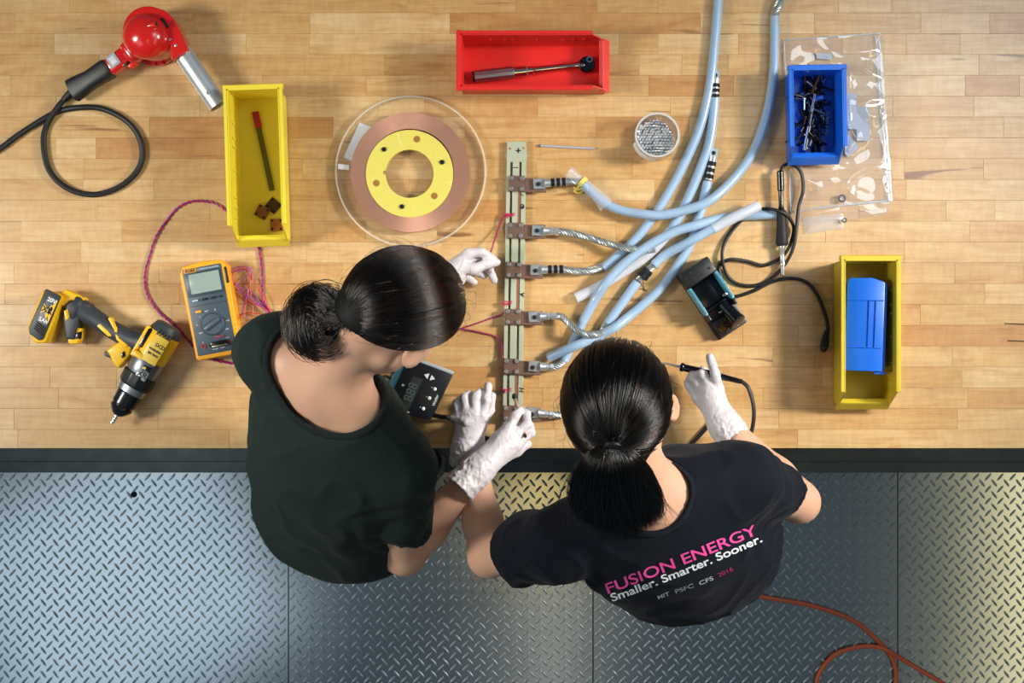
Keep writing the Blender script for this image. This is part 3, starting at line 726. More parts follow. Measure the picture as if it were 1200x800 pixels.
for x, y in ((488.5, 163), (441, 214.5), (509, 229.5)):
    p = P(x, y, .0258); MB().cyl((p.x, p.y, p.z - .001), (p.x, p.y, p.z + .0003), .0068, seg=20).done('bolt_hole', HOLE, yel)
for x0, y0, x1, y1 in ((466, 157, 471, 173), (524, 212, 530, 213.5), (483, 240, 487, 245)):
    p, q = P(x0, y0, .0259), P(x1, y1, .0259); MB().tube([p, q], .0006, 4).done('scribe_mark', mat('pale_scratch', 'f0eccb', .6), yel)

# ---------------------------------------------------------------- jar of steel shot
jc = P(766.5, 163.5); JR, JH = .0455, .066
jar = thing('glass_jar', jc, 'clear glass jar holding steel shot with a white label', 'jar')
MB().lathe([(0, JR - .004), (.003, JR), (JH - .006, JR), (JH, JR - .0015), (JH, JR - .0045), (JH - .006, JR - .005), (.006, JR - .005), (.0055, JR - .01)], jc, (0, 0, 1), 48).done('glass_wall', GLASS, jar)
MB().ring(jc, JR - .0045, JR - .0005, T + JH - .002, T + JH + .001, 48).done('rim', clear_mat('glass_rim', milk=.42, milkcol=(.80, .86, .92), gloss=1.4), jar)
lb_ = MB(); 
for i in range(14):
    a0, a1 = math.radians(196 + i * 5.6), math.radians(196 + (i + 1) * 5.6); v = []
    for a_, z in ((a0, .012), (a1, .012), (a1, .055), (a0, .055)): v.append(lb_.bm.verts.new((jc.x + (JR + .0006) * math.cos(a_), jc.y + (JR + .0006) * math.sin(a_), T + z)))
    lb_.bm.faces.new(v)
bmesh.ops.remove_doubles(lb_.bm, verts=lb_.bm.verts[:], dist=1e-5); bmesh.ops.solidify(lb_.bm, geom=lb_.bm.faces[:], thickness=.0004)
lb_.done('jar_label', mat('jar_paper', 'e3e6e8', .5), jar)
rj = random.Random(5); sb = MB(); BR = .0031
tm = bmesh.new(); bmesh.ops.create_icosphere(tm, subdivisions=2, radius=BR); tv = [v.co.copy() for v in tm.verts]; tf = [[v.index for v in f.verts] for f in tm.faces]; tm.free()
def addball(p):
    vs = [sb.bm.verts.new(p + v) for v in tv]
    for f in tf: sb.bm.faces.new([vs[i] for i in f])
RI = JR - .0075; lay = 0
for z in (.0075, .0120, .0165):
    y = -RI; row = 0
    while y < RI:
        x = -RI + (BR if row % 2 else 0)
        while x < RI:
            q = (x + rj.uniform(-.0006, .0006), y + rj.uniform(-.0006, .0006))
            tilt = (q[1] * -.10 + q[0] * -.08)
            if math.hypot(*q) < RI and not (z > .015 and q[0] + q[1] > .034): addball(Vector((jc.x + q[0], jc.y + q[1], T + z + .006 + tilt + rj.uniform(-.0006, .0006))))
            x += 2.1 * BR
        y += 1.85 * BR; row += 1
so = sb.done('steel_shot', mat('polished_steel', 'e4e6ea', .12, 1), None, loc=jc + up * .012, sharp=None); tag(so, 'heap of tiny bright steel balls filling the glass jar', 'shot', None, 'stuff')
MB().cyl(jc + up * .006, jc + up * .010, RI, seg=32).done('shot_bed', mat('shot_bed', '3c3e42', .4, .8), so)
# ---------------------------------------------------------------- test fixture: slotted laminate bar with six copper clamps
fx = thing('test_fixture', P(602, 330), 'long pale green slotted laminate bar with six copper clamp blocks', 'test fixture')
def bx(y): return -5.2 * (y - 166) / 330          # the bar leans a little: px shift at image row y
def bar_(x0, x1, y0, y1, h0, h1, name, m, bev=.0006):
    return MB().prism([P(x + bx(y), y, (h0 + h1) / 2) for x, y in ((x0, y0), (x0, y1), (x1, y1), (x1, y0))], T + h0, T + h1, bev=bev, seg=1).done(name, m, fx)
head = bar_(594, 617, 166, 190, .004, .012, 'end_plate', GTEN)
bar_(594.0, 598.6, 189.5, 500, .004, .012, 'rail', GTEN); bar_(601.2, 609.2, 189.5, 500, .004, .012, 'rail', GTEN); bar_(611.6, 617, 189.5, 500, .004, .012, 'rail', GTEN)
bar_(594, 617, 496, 506, .004, .012, 'end_plate', GTEN)
bar_(593, 618, 300, 306, .0, .0045, 'foot', GTEN); bar_(593, 618, 440, 446, .0, .0045, 'foot', GTEN); bar_(593, 618, 180, 186, .0, .0045, 'foot', GTEN)
for y0, y1 in ((224, 262), (325, 363), (438, 478)): bar_(608.2, 610.6, y0, y1, .005, .0128, 'copper_strip', mat('bright_copper', 'd98f74', .35, .8), .0003)
for x, y in ((597.5, 174), (613.5, 173.5)): p = P(x, y, .012); MB().cyl(p - up * .001, p + up * .0003, .0024, seg=14).done('pin_hole', HOLE, fx)
for t, x, y, sz in (('+', 607.5, 177, .020), ('—', 604, 196, .011), ('/', 611.5, 228, .012), ('O', 612, 242, .013), ('A', 612, 345, .013), ('H', 611.5, 457, .013)):
    text(t, Matrix.Translation(P(x, y, .0125)) @ Matrix.Rotation(math.radians(0 if t in '+—' else 78), 4, 'Z'), sz, INK, fx, name='marker_letter', offset=.0004)
MB().tube([P(611.5, 242, .0126), P(612.8, 243.5, .0126)], .0026, 8).done('ink_blot', INK, fx)
YB = [(215, 597), (270, 595.5), (316, 593.5), (371, 592.5), (429, 590.5), (484, 590)]
rfx = random.Random(8)
for n_, (y, x) in enumerate(YB):
    c = P(x + 8.5, y, .018); M = Matrix.Translation((c.x, c.y, T)) @ Matrix.Rotation(math.radians(-1 + rfx.uniform(-1, 1)), 4, 'Z')
    blk = MB().box((.0, 0, .0165), (.0315, .0315, .009), M, bev=.001, seg=1).done('clamp_block', COPPERD, fx, loc=M @ Vector((0, 0, .012)))
    MB().box((.034, -.0025, .0155), (.054, .0285, .007), M, bev=.001, seg=1).done('copper_tab', COPPERD, blk)
    MB().box((0, 0, .0035), (.030, .030, .006), M, bev=.001, seg=1).done('lower_jaw', COPPERD, blk)
    for i in (-1, 1):
        for j in (-1, 1):
            q = M @ Vector((i * .0105, j * .0105, .021)); MB().lathe([(0, .0044), (.003, .0044), (.0042, .0036), (.0042, .0018)], q, up, 12).done('screw', STEEL, blk)
    q = M @ Vector((.044, -.001, .0238)); MB().lathe([(0, .0062), (.0018, .0062), (.002, .0046), (.0052, .0044), (.0056, .002)], q, up, 16).done('lug_bolt', DSTEEL, blk)

# ---------------------------------------------------------------- cables: bare braid from each clamp, tubing beyond
BRAID = mat('tinned_braid', 'b2b9ba', .42, .8, vary=.15, vscale=200)
INNER = mat('cable_in_tube', '86a9cc', .5, .2, bump=(260, .6, .002))
TAPE = mat('black_tape', '17181b', .35)
def pathP(c, n=10): return catmull([P(*q) for q in c], n)
def lug_at(root, pa, pb, w=.0235, taped=False, crimp=.016):
    """Flat bored tongue at pa, barrel running to pb."""
    d = (pb - pa).normalized(); M = frame_at(pa, d); L = (pb - pa).length
    t = MB(); t.box((-.001, 0, -.0008), (w, w * .92, .0032), M, bev=.001, seg=1); lg = t.done('lug', ZINC, root)
    neck = MB(); neck.tube([pa + d * (w * .42), pa + d * (w * .55), pa + d * (w * .75), pa + d * (w * .95)], lambda q: .0092 - .0012 * q, 16); neck.done('lug_neck', ZINC, root)
    if taped:
        b = MB(); b.lathe([(w * .8, .0078), (L, .0080)], pa, d, 20); b.done('crimp_barrel', ZINC, root)
        for i in range(3):
            x0 = w * .9 + (L - w * .9) * (i + .12) / 3
            r = MB(); r.lathe([(x0, .0086), (x0 + .0005, .0091), (x0 + (L - w) / 4.4, .0091), (x0 + (L - w) / 4.2, .0086)], pa, d, 14, mod=lambda i, d: 1 if i % 7 else .9); r.done('crimp_band', TAPE, root)
    else:
        b = MB(); b.lathe([(w * .7, .0062), (w * .75, .0082), (w * .75 + (L - w * .75) * .4, .0082), (w * .75 + (L - w * .75) * .45, .0068), (w * .75 + (L - w * .75) * .6, .0068), (w * .75 + (L - w * .75) * .65, .0084), (L, .0080)], pa, d, 8); b.done('crimp_barrel', ZINC, root)
def braid(root, c, R=.0052, r=.0029): 
    b = MB(); b.twist(pathP(c), 7, R * 1.05, r * .72, .046, 6, .0035); o = b.done('bare_braid', BRAID, root); MB().tube(pathP(c, 6), R * .8, 8).done('braid_core', DSTEEL, o); return o
def tubing(root, c, r=.0098, m=TUBEM, core=True, name='blue_tubing'):
    pp = resample(pathP(c), .008)
    o = MB().tube(pp, r, 14, caps=False).done(name, m, root)
    if core: MB().tube(pp, r * .66, 10).done('cable_core', INNER, o)
    return o
GRP = None
def cable(label, c): return thing('power_cable', P(*c), label, 'cable')
# 1: topmost clamp, into a bag end tied with yellow, then the long tube to the top edge
k1 = cable('topmost cable, film-wrapped tube end tied with yellow, looping up past the blue bin', (690, 222, 0))
lug_at(k1, P(632.5, 215, .026), P(664, 213, .024), taped=True)
braid(k1, [(662, 213, .024), (670, 212.5, .023), (680, 214, .021), (690, 221, .018)])
tubing(k1, [(684, 216, .018), (700, 231, .016), (716, 242, .018), (735, 248, .022), (755, 251, .032), (775, 252, .033), (800, 247, .034), (822, 240, .036), (840, 229, .032), (862, 207, .014), (880, 182, .012), (893, 152, .012), (902, 118, .012), (907, 80, .012), (908, 48, .012), (908, 19, .012)])
braid(k1, [(908, 26, .012), (909, 14, .013), (914, 2, .016), (922, -14, .018)], .0060, .0033)
wr = MB()
pp = catmull([P(666, 201, .026), P(676, 208, .024), P(684, 214, .021), P(693, 222, .021), P(702, 231, .021), P(711, 241, .021)], 5)
prof = [.013, .010, .0085, .0105, .0135, .017]
wr.tube(pp, lambda t: np.interp(t, [0, .2, .4, .6, .8, 1], prof), 14, caps=False, flat=.62); wr.done('film_sleeve', clear_mat('clear_film', (.96, .96, .98), .24, (.86, .87, .93), gloss=1.5, rough=.06), k1)
wt = MB(); wt.lathe([(-.004, .0100), (-.003, .0115), (.004, .0118), (.0055, .0100)], P(682.5, 212.5, .022), P(702, 231, .021) - P(684, 214, .021), 20)
wt.done('yellow_tie', mat('yellow_tape', 'e5d667', .4), k1)
for c in ([(680, 215, .020), (677, 220, .014), (673, 224, .008), (679, 226, .007), (684, 222, .010)], [(682, 216, .020), (681, 221, .013), (676, 222, .01), (672, 219, .008)]):
    MB().tube(pathP(c, 6), .0022, 6, flat=.5).done('tie_tail', MATS['yellow_tape'], k1)
# 2: second clamp; its tube B carries a lug at the far end near the top
k2 = cable('second cable from the top, bare braid entering a pale milky tube', (745, 294, 0))
lug_at(k2, P(631, 270, .026), P(655, 271.5, .022))
braid(k2, [(653, 271, .022), (668, 273, .020), (690, 278.5, .018), (715, 286, .026), (735, 291, .036), (752, 293, .026), (768, 293, .014)])
tubing(k2, [(838, 114, .0105), (835, 145, .0105), (830, 172, .0105), (820, 200, .0105), (809, 226, .0105), (797, 252, .0105), (783, 274, .0105)])
tubing(k2, [(786, 270, .0105), (770, 288, .0105), (752, 304, .0105), (730, 319, .0105), (705, 334, .0105), (673, 350, .0105)], .0108, TUBEC, False, 'milky_tubing')
lug_at(k2, P(838.5, 88, .012), P(838, 116, .012), w=.018, taped=True)
MB().cyl(P(838.5, 88, .0128), P(838.5, 88, .0142), .004, seg=14).done('lug_hole', INK, k2)
# 3: third clamp, tube A to the top edge
k3 = cable('third cable from the top, bare braid into the tube that runs to the top edge', (745, 282, 0))
lug_at(k3, P(629, 316, .026), P(661, 315.5, .022), taped=True)
braid(k3, [(659, 315.5, .022), (672, 317.5, .020), (688, 317.5, .016), (700, 314.5, .013), (712, 309, .0105)])
tubing(k3, [(707, 314, .0105), (722, 301, .0105), (745, 280, .0105), (769, 249, .0105), (788, 218, .0105), (805, 185, .0105), (818, 155, .0105), (828, 120, .0105), (834, 85, .0105), (838, 45, .0105), (841, 10, .0105), (844, -40, .0105)])
# 4: fourth clamp, tube F with a lug at (835,180)
k4 = cable('fourth cable from the top, bending braid entering a tube that lies across the others', (700, 392, 0))
lug_at(k4, P(627, 371, .026), P(652, 370, .022))
braid(k4, [(650, 370, .022), (658, 371, .022), (666, 378, .028), (676, 387, .040), (688, 392, .038), (700, 392, .030), (710, 388, .022)])
tubing(k4, [(643, 419, .011), (660, 411, .024), (675, 405, .031), (692, 398, .026), (706, 391, .022), (720, 384, .026), (738, 370, .014), (756, 355, .011), (772, 340, .0105), (786, 323, .0105), (798, 305, .0105), (808, 288, .0105), (817, 262, .0105), (824, 236, .0105), (830, 210, .0105)])
lug_at(k4, P(836.5, 179, .012), P(830.5, 211, .012), w=.019, taped=True)
MB().cyl(P(836.5, 179, .0128), P(836.5, 179, .0142), .004, seg=14).done('lug_hole', INK, k4)
# 5: fifth clamp, tube D to the right, ending by the resting iron
k5 = cable('fifth cable from the top, its tube sweeping right to the resting iron', (712, 329, 0))
lug_at(k5, P(626.5, 429, .026), P(648, 430.5, .020))
braid(k5, [(646, 430.5, .020), (653, 429, .018), (659, 425, .014), (664, 418, .011)])
tubing(k5, [(661, 423, .0105), (671, 402, .0105), (683, 377, .0105), (697, 352, .018), (709, 333, .031), (725, 315, .031), (745, 298, .031), (768, 283, .031), (792, 271, .031), (815, 264, .031), (840, 257, .022), (862, 253.5, .0105), (888, 252, .0105), (911, 251, .0105)])
# 6: lowest clamp, tube G
k6 = cable('lowest cable, tube taped black in the middle, milky sleeve by the resting iron', (748, 330, 0))
lug_at(k6, P(624.5, 483, .026), P(648, 486, .020))
braid(k6, [(646, 485.5, .020), (656, 486, .016), (666, 484, .012), (678, 474, .010), (688, 452, .010), (694, 430, .010), (698, 412, .0105)])
tubing(k6, [(697, 415, .0105), (702, 398, .0105), (707, 386, .0105)])
braid(k6, [(705, 390, .0105), (709, 381, .0105), (714, 374, .0105)])
tubing(k6, [(712, 379, .0105), (724, 362, .0105), (737, 344, .0105), (749, 327, .0105)])
braid(k6, [(748, 329, .0105), (757, 319, .0105), (768, 309, .0105)])
tp = MB(); q0, q1 = P(752, 325.5, .0105), P(760.5, 314.5, .0105); tp.lathe([(0, .0105), (.002, .0122), (.009, .0115), (.014, .0125), (.020, .0120), (.022, .010)], q0, q1 - q0, 12, mod=lambda i, d: 1 if i % 3 else .93); tp.done('black_tape', TAPE, k6)
for c in ([(752, 328, .006), (754, 333, .003), (755, 341, .0015)], [(750, 339, .0015), (754, 338, .0015), (758, 341, .0015)]): MB().tube(pathP(c, 4), .0007, 5).done('wire_tail', INK, k6)
tubing(k6, [(766, 311, .0105), (779, 299, .0105), (797, 289, .022), (812, 281, .031), (828, 272, .031), (846, 262, .031)])
tubing(k6, [(836, 268, .031), (852, 259, .033), (872, 249, .033), (892, 239.5, .028)], .0112, TUBEC, True, 'milky_tubing')
# heat-shrink stick
a, b = P(631, 170.5, .0025), P(697, 174, .0025)
st = MB(); st.tube([a, a.lerp(b, .5), b], .0024, 8); st = st.done('thin_tube', mat('grey_sleeving', 'aab2bc', .45), None, loc=a.lerp(b, .5)); tag(st, 'thin grey straw-like tube lying beside the head of the fixture', 'tube')
MB().cyl(a, a.lerp(b, .04), .0027, seg=8).done('tip', mat('blue_grey_tip', '5d6a78', .5), st)

# ---------------------------------------------------------------- twisted pink wire and its tangle
tw_ = thing('twisted_wire', P(175, 330), 'long twisted pink and violet wire arcing from under the yellow bin to behind the meter', 'wire')
c = [(303, 288, .003), (296, 275, .003), (283, 262, .003), (270, 251, .003), (256, 240, .003), (243, 236, .003), (225, 236, .003), (209, 243, .003), (197, 256, .003), (184, 276, .003), (176, 298, .003), (170.5, 320, .003), (172, 343, .003), (186, 365, .003), (208, 384, .003), (228, 407, .003), (244, 419, .003), (262, 424, .003), (282, 426, .003), (310, 424, .003)]
pp = pathP(c, 8); 
for i, m in enumerate((PINK, PURPLE)): MB().twist(pp, 1, .0016, .0016, .022, 5, .004, phase=i * math.pi).done('strand', m, tw_)
t2 = thing('twisted_wire', P(309, 330), 'short straight twisted pink wire between the yellow bin and the left shoulder', 'wire')
pp = pathP([(303, 288, .003), (306, 305, .003), (307.5, 325, .003), (307.5, 345, .003), (311, 358, .003), (320, 368, .003), (335, 378, .003)], 8)
for i, m in enumerate((PINK, PURPLE)): MB().twist(pp, 1, .0015, .0015, .022, 5, .004, phase=i * math.pi).done('strand', m, t2)
tg = thing('wire_tangle', P(290, 340), 'loose tangle of thin red and violet wires beside the multimeter', 'wire')
rt = random.Random(21)
loops = [[(316, 367), (298, 352), (282, 340), (272, 330), (271, 320), (280, 313), (292, 314), (294, 328), (290, 345), (285, 364), (290, 372)],
         [(318, 366), (305, 360), (290, 350), (276, 335), (272, 322), (283, 314), (293, 318), (293, 335), (296, 356), (298, 378)],
         [(316, 368), (300, 355), (284, 344), (278, 338), (290, 322), (293, 318), (288, 314), (276, 318)],
         [(320, 369), (306, 368), (288, 367), (275, 378), (268, 388), (258, 394), (251, 395)],
         [(322, 371), (300, 374), (280, 384), (266, 393), (252, 397)],
         [(318, 368), (308, 348), (298, 330), (293, 320)], [(315, 365), (296, 343), (278, 334), (270, 326)],
         [(284, 372), (290, 352), (293, 335), (292, 322)]]
for i, lp in enumerate(loops):
    pts = [(x + rt.uniform(-1, 1), y + rt.uniform(-1, 1), (.055 if (i in (3, 4) and x < 262) else .03 if (i in (3, 4) and x < 280) else rt.uniform(.003, .014))) for x, y in lp]
    MB().tube(pathP(pts, 7), .0010, 5).done('wire_loop', mat('bright_red_wire', 'd83a3c', .45) if i % 2 else mat('bright_violet_wire', 'a24aa8', .45), tg)
# sensor leads tied to the fixture
for i, (c, lab) in enumerate((([(596, 250, .013), (590, 255, .012), (585, 265, .008), (580, 280, .020), (575, 296, .045)], 'thin red sensor wire from the fixture up to the far gloved hand'),
                            ([(594, 362, .013), (588, 368, .008), (575, 373, .003), (558, 379, .003), (543, 384, .003), (520, 392, .003)], 'thin red sensor wire running from the fixture under the bun-haired head'),
                            ([(588, 420, .012), (587, 402, .008), (580, 394, .003), (565, 390, .003), (545, 386, .003), (520, 384, .003)], 'thin red wire curving down beside the fifth clamp block'))):
    w_ = thing('sensor_wire', P(*c[-1]), lab, 'wire'); pp = pathP(c, 8)
    for j, m in enumerate((REDW, PURPLE)): MB().twist(pp, 1, .0010, .0010, .016, 5, .003, phase=j * math.pi).done('strand', m, w_)
for i, (x, y, lab) in enumerate(((593, 252, 'pink thread knot tied round the rail above the second clamp block'), (590, 355, 'pink thread knot tied round the rail above the fourth clamp block'), (590, 457, 'pink thread knot tied round the rail near the tweezers'))):
    kn = MB(); rk = random.Random(i)
    for j in range(3):
        cy = y + j * 1.6 - 1.6
        kn.tube(catmull([P(x - 1.5, cy, .008), P(x - .5, cy, .0135), P(x + 3.5, cy + rk.uniform(-1, 1), .0135), P(x + 6, cy, .0135), P(x + 10, cy - 1.5 + rk.uniform(-1, 1), .013)], 4), .0009, 5)
    kn.tube(catmull([P(x - 2, y - 2, .013), P(x, y, .0145), P(x + 2, y + 2, .0145), P(x + .5, y + 4, .0145)], 4), .0012, 5)
    tag(kn.done('thread_knot', PINK, None, loc=P(x, y, .006)), lab, 'knot')

# ---------------------------------------------------------------- clear plastic bag with labels and washers
bag = thing('plastic_bag', P(983, 157), 'wrinkled clear plastic bag lying flat under the blue bin', 'bag')
def sheet(name, quad, nx, ny, amp, h, m, seed, flat=None):
    b = MB(); g = []
    for j in range(ny + 1):
        row = []
        for i in range(nx + 1):
            u, v = i / nx, j / ny; A, B, C, D = [Vector(q) for q in quad]; p = A.lerp(B, u).lerp(D.lerp(C, u), v)
            P0 = Vector((p.x * .018, p.y * .018, seed)); z = noise.noise(P0 * 1.0) * .55 + noise.noise(P0 * 2.7 + Vector((5, 1, 0))) * .3
            rd = 1 - abs(noise.noise(P0 * 1.6 + Vector((9, 3, 2)))) * 2.2; z = z * .7 + max(0, rd) ** 2 * .55
            e = min(u, 1 - u, v, 1 - v) * 8; z *= min(1, e)
            k = amp
            if flat and flat(p.x, p.y): k = amp * .12
            row.append(b.bm.verts.new(P(p.x, p.y, max(.0006, h + k * z))))
        g.append(row)
    for j in range(ny):
        for i in range(nx): b.bm.faces.new((g[j][i], g[j + 1][i], g[j + 1][i + 1], g[j][i + 1]))
    return b.done(name, m, bag, sharp=None)
inb = lambda x, y: 912 < x < 994 and 76 < y < 194
sheet('lower_film', [(917, 48, 0), (1032, 40, 0), (1046, 236, 0), (926, 250, 0)], 30, 50, .004, .0012, clear_mat('thin_film', (.998, .998, .998), .01, (.9, .93, .97), 1.06, .06), 1.0, inb)
sheet('upper_film', [(917, 47, 0), (1032, 39, 0), (1046, 235, 0), (926, 249, 0)], 60, 100, .0150, .0045, VINYL, 4.0, inb)
sheet('bottom_flap', [(926, 250, 0), (1044, 234, 0), (1042, 252, 0), (928, 266, 0)], 40, 8, .005, .002, VINYL, 7.0)
sheet('tear_off_tab', [(941, 255, 0), (988, 250, 0), (989, 268, 0), (943, 274, 0)], 24, 12, .006, .003, clear_mat('white_glare_film', (.95, .95, .97), .30, (.88, .90, .95), 1.6, .08), 3.0)
for i, (x0, y0, x1, y1) in enumerate(((1026, 42, 1041, 236), (1029.5, 42, 1044, 236), (919, 48, 927, 249))):
    c = [(x0 + (x1 - x0) * t + noise.noise(Vector((t * 6, i, 0))) * 1.2, y0 + (y1 - y0) * t, .004 + .002 * noise.noise(Vector((t * 9, i, 3)))) for t in [q / 10 for q in range(11)]]
    MB().tube(pathP(c, 4), .0030 if i < 2 else .0018, 8, flat=.6).done('side_seam', clear_mat('seam_film', (.95, .96, .98), .22, (.85, .9, .96), 1.7, .06), bag)
c = [(926, 249, .003), (960, 243.5, .005), (1000, 239, .005), (1045, 235, .003)]; MB().tube(pathP(c, 6), .0024, 8, flat=.6).done('bottom_seam', MATS['seam_film'], bag)
MB().tube(pathP([(917, 47, .003), (975, 43, .003), (1032, 39, .003)], 6), .0020, 8, flat=.6).done('top_seam', MATS['seam_film'], bag)
STK_GLARE = mat('grey_sticker_and_glare', 'a9b2c4', .45)
for q, hh_ in (([(956, 62), (974.5, 63), (975, 70), (957, 69)], .007), ([(1003, 125), (1018, 125), (1019, 165), (1004, 165)], .009), ([(990, 110), (1004, 110), (1003.5, 151.5), (990, 151)], .0098), ([(990, 155), (1000, 164), (1006, 172), (994, 184), (990, 180)], .008)):  # the last quad is painted glare on the film, the rest are stickers
    MB().prism([P(x, y, hh_) for x, y in q], T + hh_, T + hh_ + .0005).done('sticker_and_glare', STK_GLARE, bag)
for x, y, r, lab in ((986.5, 232.5, .0085, 'larger steel washer lying at the lower hem of the plastic bag'), (989.5, 258, .0052, 'smaller steel washer lying below the hem of the plastic bag')):
    p = P(x, y, .012); w = MB(); w.ring(p, r * .5, r, p.z - .001, p.z + .0008, 24); w.done('washer', CHROME, None, loc=p); tag(bpy.context.scene.objects[-1] if False else [o for o in COL.objects if o.name.startswith('washer')][-1], lab, 'washer')

# screws and bits in the blue bin
rs = random.Random(17); SCR = [mat('screw_zinc', '9aa3b0', .3, 1), mat('screw_black', '17181c', .35, .5), mat('screw_steel', '62666e', .3, 1)]
def screw_mesh(L, r, m):
    b = MB(); b.lathe([(0, r * 1.7), (.0012, r * 2), (.0028, r * 1.9), (.0032, r), (L * .5, r), (L, r * .8)], (0, 0, 0), (1, 0, 0), 8)
    me = bpy.data.meshes.new('screw'); b.bm.to_mesh(me); b.bm.free(); me.materials.append(m); return me
protos = [screw_mesh(L, r, m) for L, r, m in ((.020, .0019, SCR[0]), (.028, .0022, SCR[1]), (.016, .0024, SCR[1]), (.034, .0018, SCR[2]), (.024, .0023, SCR[1]))]
for i in range(84):
    o = bpy.data.objects.new('screw', protos[i % 5]); COL.objects.link(o)
    x, y = rs.uniform(942, 964), rs.uniform(94, 172); o.location = P(x, y, .010 + rs.uniform(0, .020)); o.scale = (1.25,) * 3
    o.rotation_euler = (rs.uniform(0, 6), rs.uniform(-.35, .35), rs.uniform(0, 6.28))
    tag(o, ('short zinc screw in the heap inside the blue bin', 'long black screw in the heap inside the blue bin', 'stubby black screw in the heap inside the blue bin', 'longest thin steel screw in the heap inside the blue bin', 'medium black screw in the heap inside the blue bin')[i % 5], 'screw', ('zinc screws', 'long black screws', 'stubby black screws', 'steel screws', 'medium black screws')[i % 5] + ' in the blue bin')
a, b = P(943, 176, .022), P(955, 110, .034)
rod = MB(); rod.lathe([(0, .0052), (.003, .0058), (.05, .0056), (.052, .0034), ((b - a).length, .0030)], a, b - a, 14); rod = rod.done('chrome_rod', CHROME, None, loc=a.lerp(b, .5)); tag(rod, 'long chrome driver rod lying diagonally over the screws in the blue bin', 'tool')
sp = MB(); q = [P(969 + math.cos(t * .9) * 2.2, 158 - t * .62, .026 + .0035 * math.sin(t * .9)) for t in range(46)]; sp.tube(q, .0014, 6); tag(sp.done('coil_spring', SCR[0], None, loc=P(969, 146, .02)), 'bright coil spring against the right wall of the blue bin', 'spring')
bl = MB(); bl.box((0, 0, 0), (.018, .010, .008), Matrix.Translation(P(960, 115, .030)) @ Matrix.Rotation(.2, 4, 'Z'), bev=.002); tag(bl.done('wire_connector', BLUE, None, loc=P(960, 115, .030)), 'small blue connector on top of the screws in the blue bin', 'connector')
bl = MB(); bl.box((0, 0, 0), (.010, .024, .008), Matrix.Translation(P(964, 140, .022)) @ Matrix.Rotation(.15, 4, 'Z'), bev=.002); tag(bl.done('black_block', BLACKG, None, loc=P(964, 140, .022)), 'small black block among the screws in the blue bin', 'block')
cw = MB(); cw.tube(pathP([(951, 110, .03), (956, 98, .034), (961, 86, .036)], 5), .0022, 6); tag(cw.done('copper_wire', RUST, None, loc=P(956, 98, .034)), 'bent brown copper wire at the top of the blue bin', 'wire')
cw = MB(); cw.tube(pathP([(938, 160, .018), (942, 146, .026), (941, 152, .022), (945, 136, .03)], 5), .0013, 6); tag(cw.done('copper_wire', mat('bronze_wire', 'a06a3a', .35, 1), None, loc=P(942, 148, .022)), 'thin bronze wire curl at the left of the screws in the blue bin', 'wire')

# ---------------------------------------------------------------- resting soldering iron
ir = thing('soldering_iron', P(916, 270), 'black soldering iron resting point-down on the bench with coiled black cord', 'soldering iron')
ia, ib = P(915.5, 246, .020), P(916.5, 289, .016); idr = (ib - ia).normalized()
MB().lathe([(0, .0085), (.004, .0100), (.03, .0098), (.055, .0120), (.068, .0128), (.071, .0115), (.073, .008)], ia, idr, 24).done('grip', mat('foam_grip', '0f1013', .65, bump=(800, .3, .0004)), ir)
MB().lathe([(.072, .0058), (.080, .0062), (.082, .0050), (.105, .0048), (.107, .0056), (.112, .0056), (.113, .0046), (.132, .0038), (.134, .002)], ia, idr, 18).done('metal_barrel', STEEL, ir)
MB().lathe([(.133, .0016), (.142, .0010)], ia, idr, 8).done('tip', DSTEEL, ir)
MB().lathe([(-.080, .0050), (-.077, .0072), (-.040, .0070), (-.038, .0052), (-.010, .0050), (-.002, .0062), (.002, .0080)], ia, idr, 18).done('cord_sleeve', BLACKG, ir)
cc_ = [(968, 400, .008), (970.5, 386, .006), (967, 368, .005), (957, 344, .005), (944, 330, .005), (925, 326, .009), (905, 330, .005), (885, 340, .005), (868, 346, .005), (858, 347, .0045), (850, 340, .0045), (845, 325, .0045), (843, 312, .005), (855, 304, .010), (875, 306, .005), (893, 311, .005), (908, 306, .007), (920, 297, .014), (927, 284, .012), (930, 266, .010), (922, 252, .028), (909, 246, .030), (893, 245, .012), (875, 253, .005), (858, 270, .005), (848, 288, .008), (846.5, 303, .012), (851, 320, .006), (861, 331, .005), (878, 335, .005), (896, 331, .005), (912, 319, .010), (924, 303, .014), (931, 285, .018), (934, 262, .018), (936, 242, .014), (941, 224, .016), (940, 206, .018), (934, 196, .018), (925, 192, .018), (917.5, 195, .018), (915, 202, .018)]
MB().tube(pathP(cc_, 6), .0036, 8).done('cord', RUBBER, ir)
MB().lathe([(-.006, .004), (0, .0078), (.012, .0085), (.022, .0070), (.038, .0048)], P(965.5, 409, .0095), P(969.5, 388, .007) - P(966, 408, .009), 16).done('plug', BLACK, ir)
MB().lathe([(0, .0088), (.004, .0090)], P(966, 406, .0095), P(969.5, 388, .008) - P(966, 408, .0095), 16).done('plug_ring', BLACKG, ir)

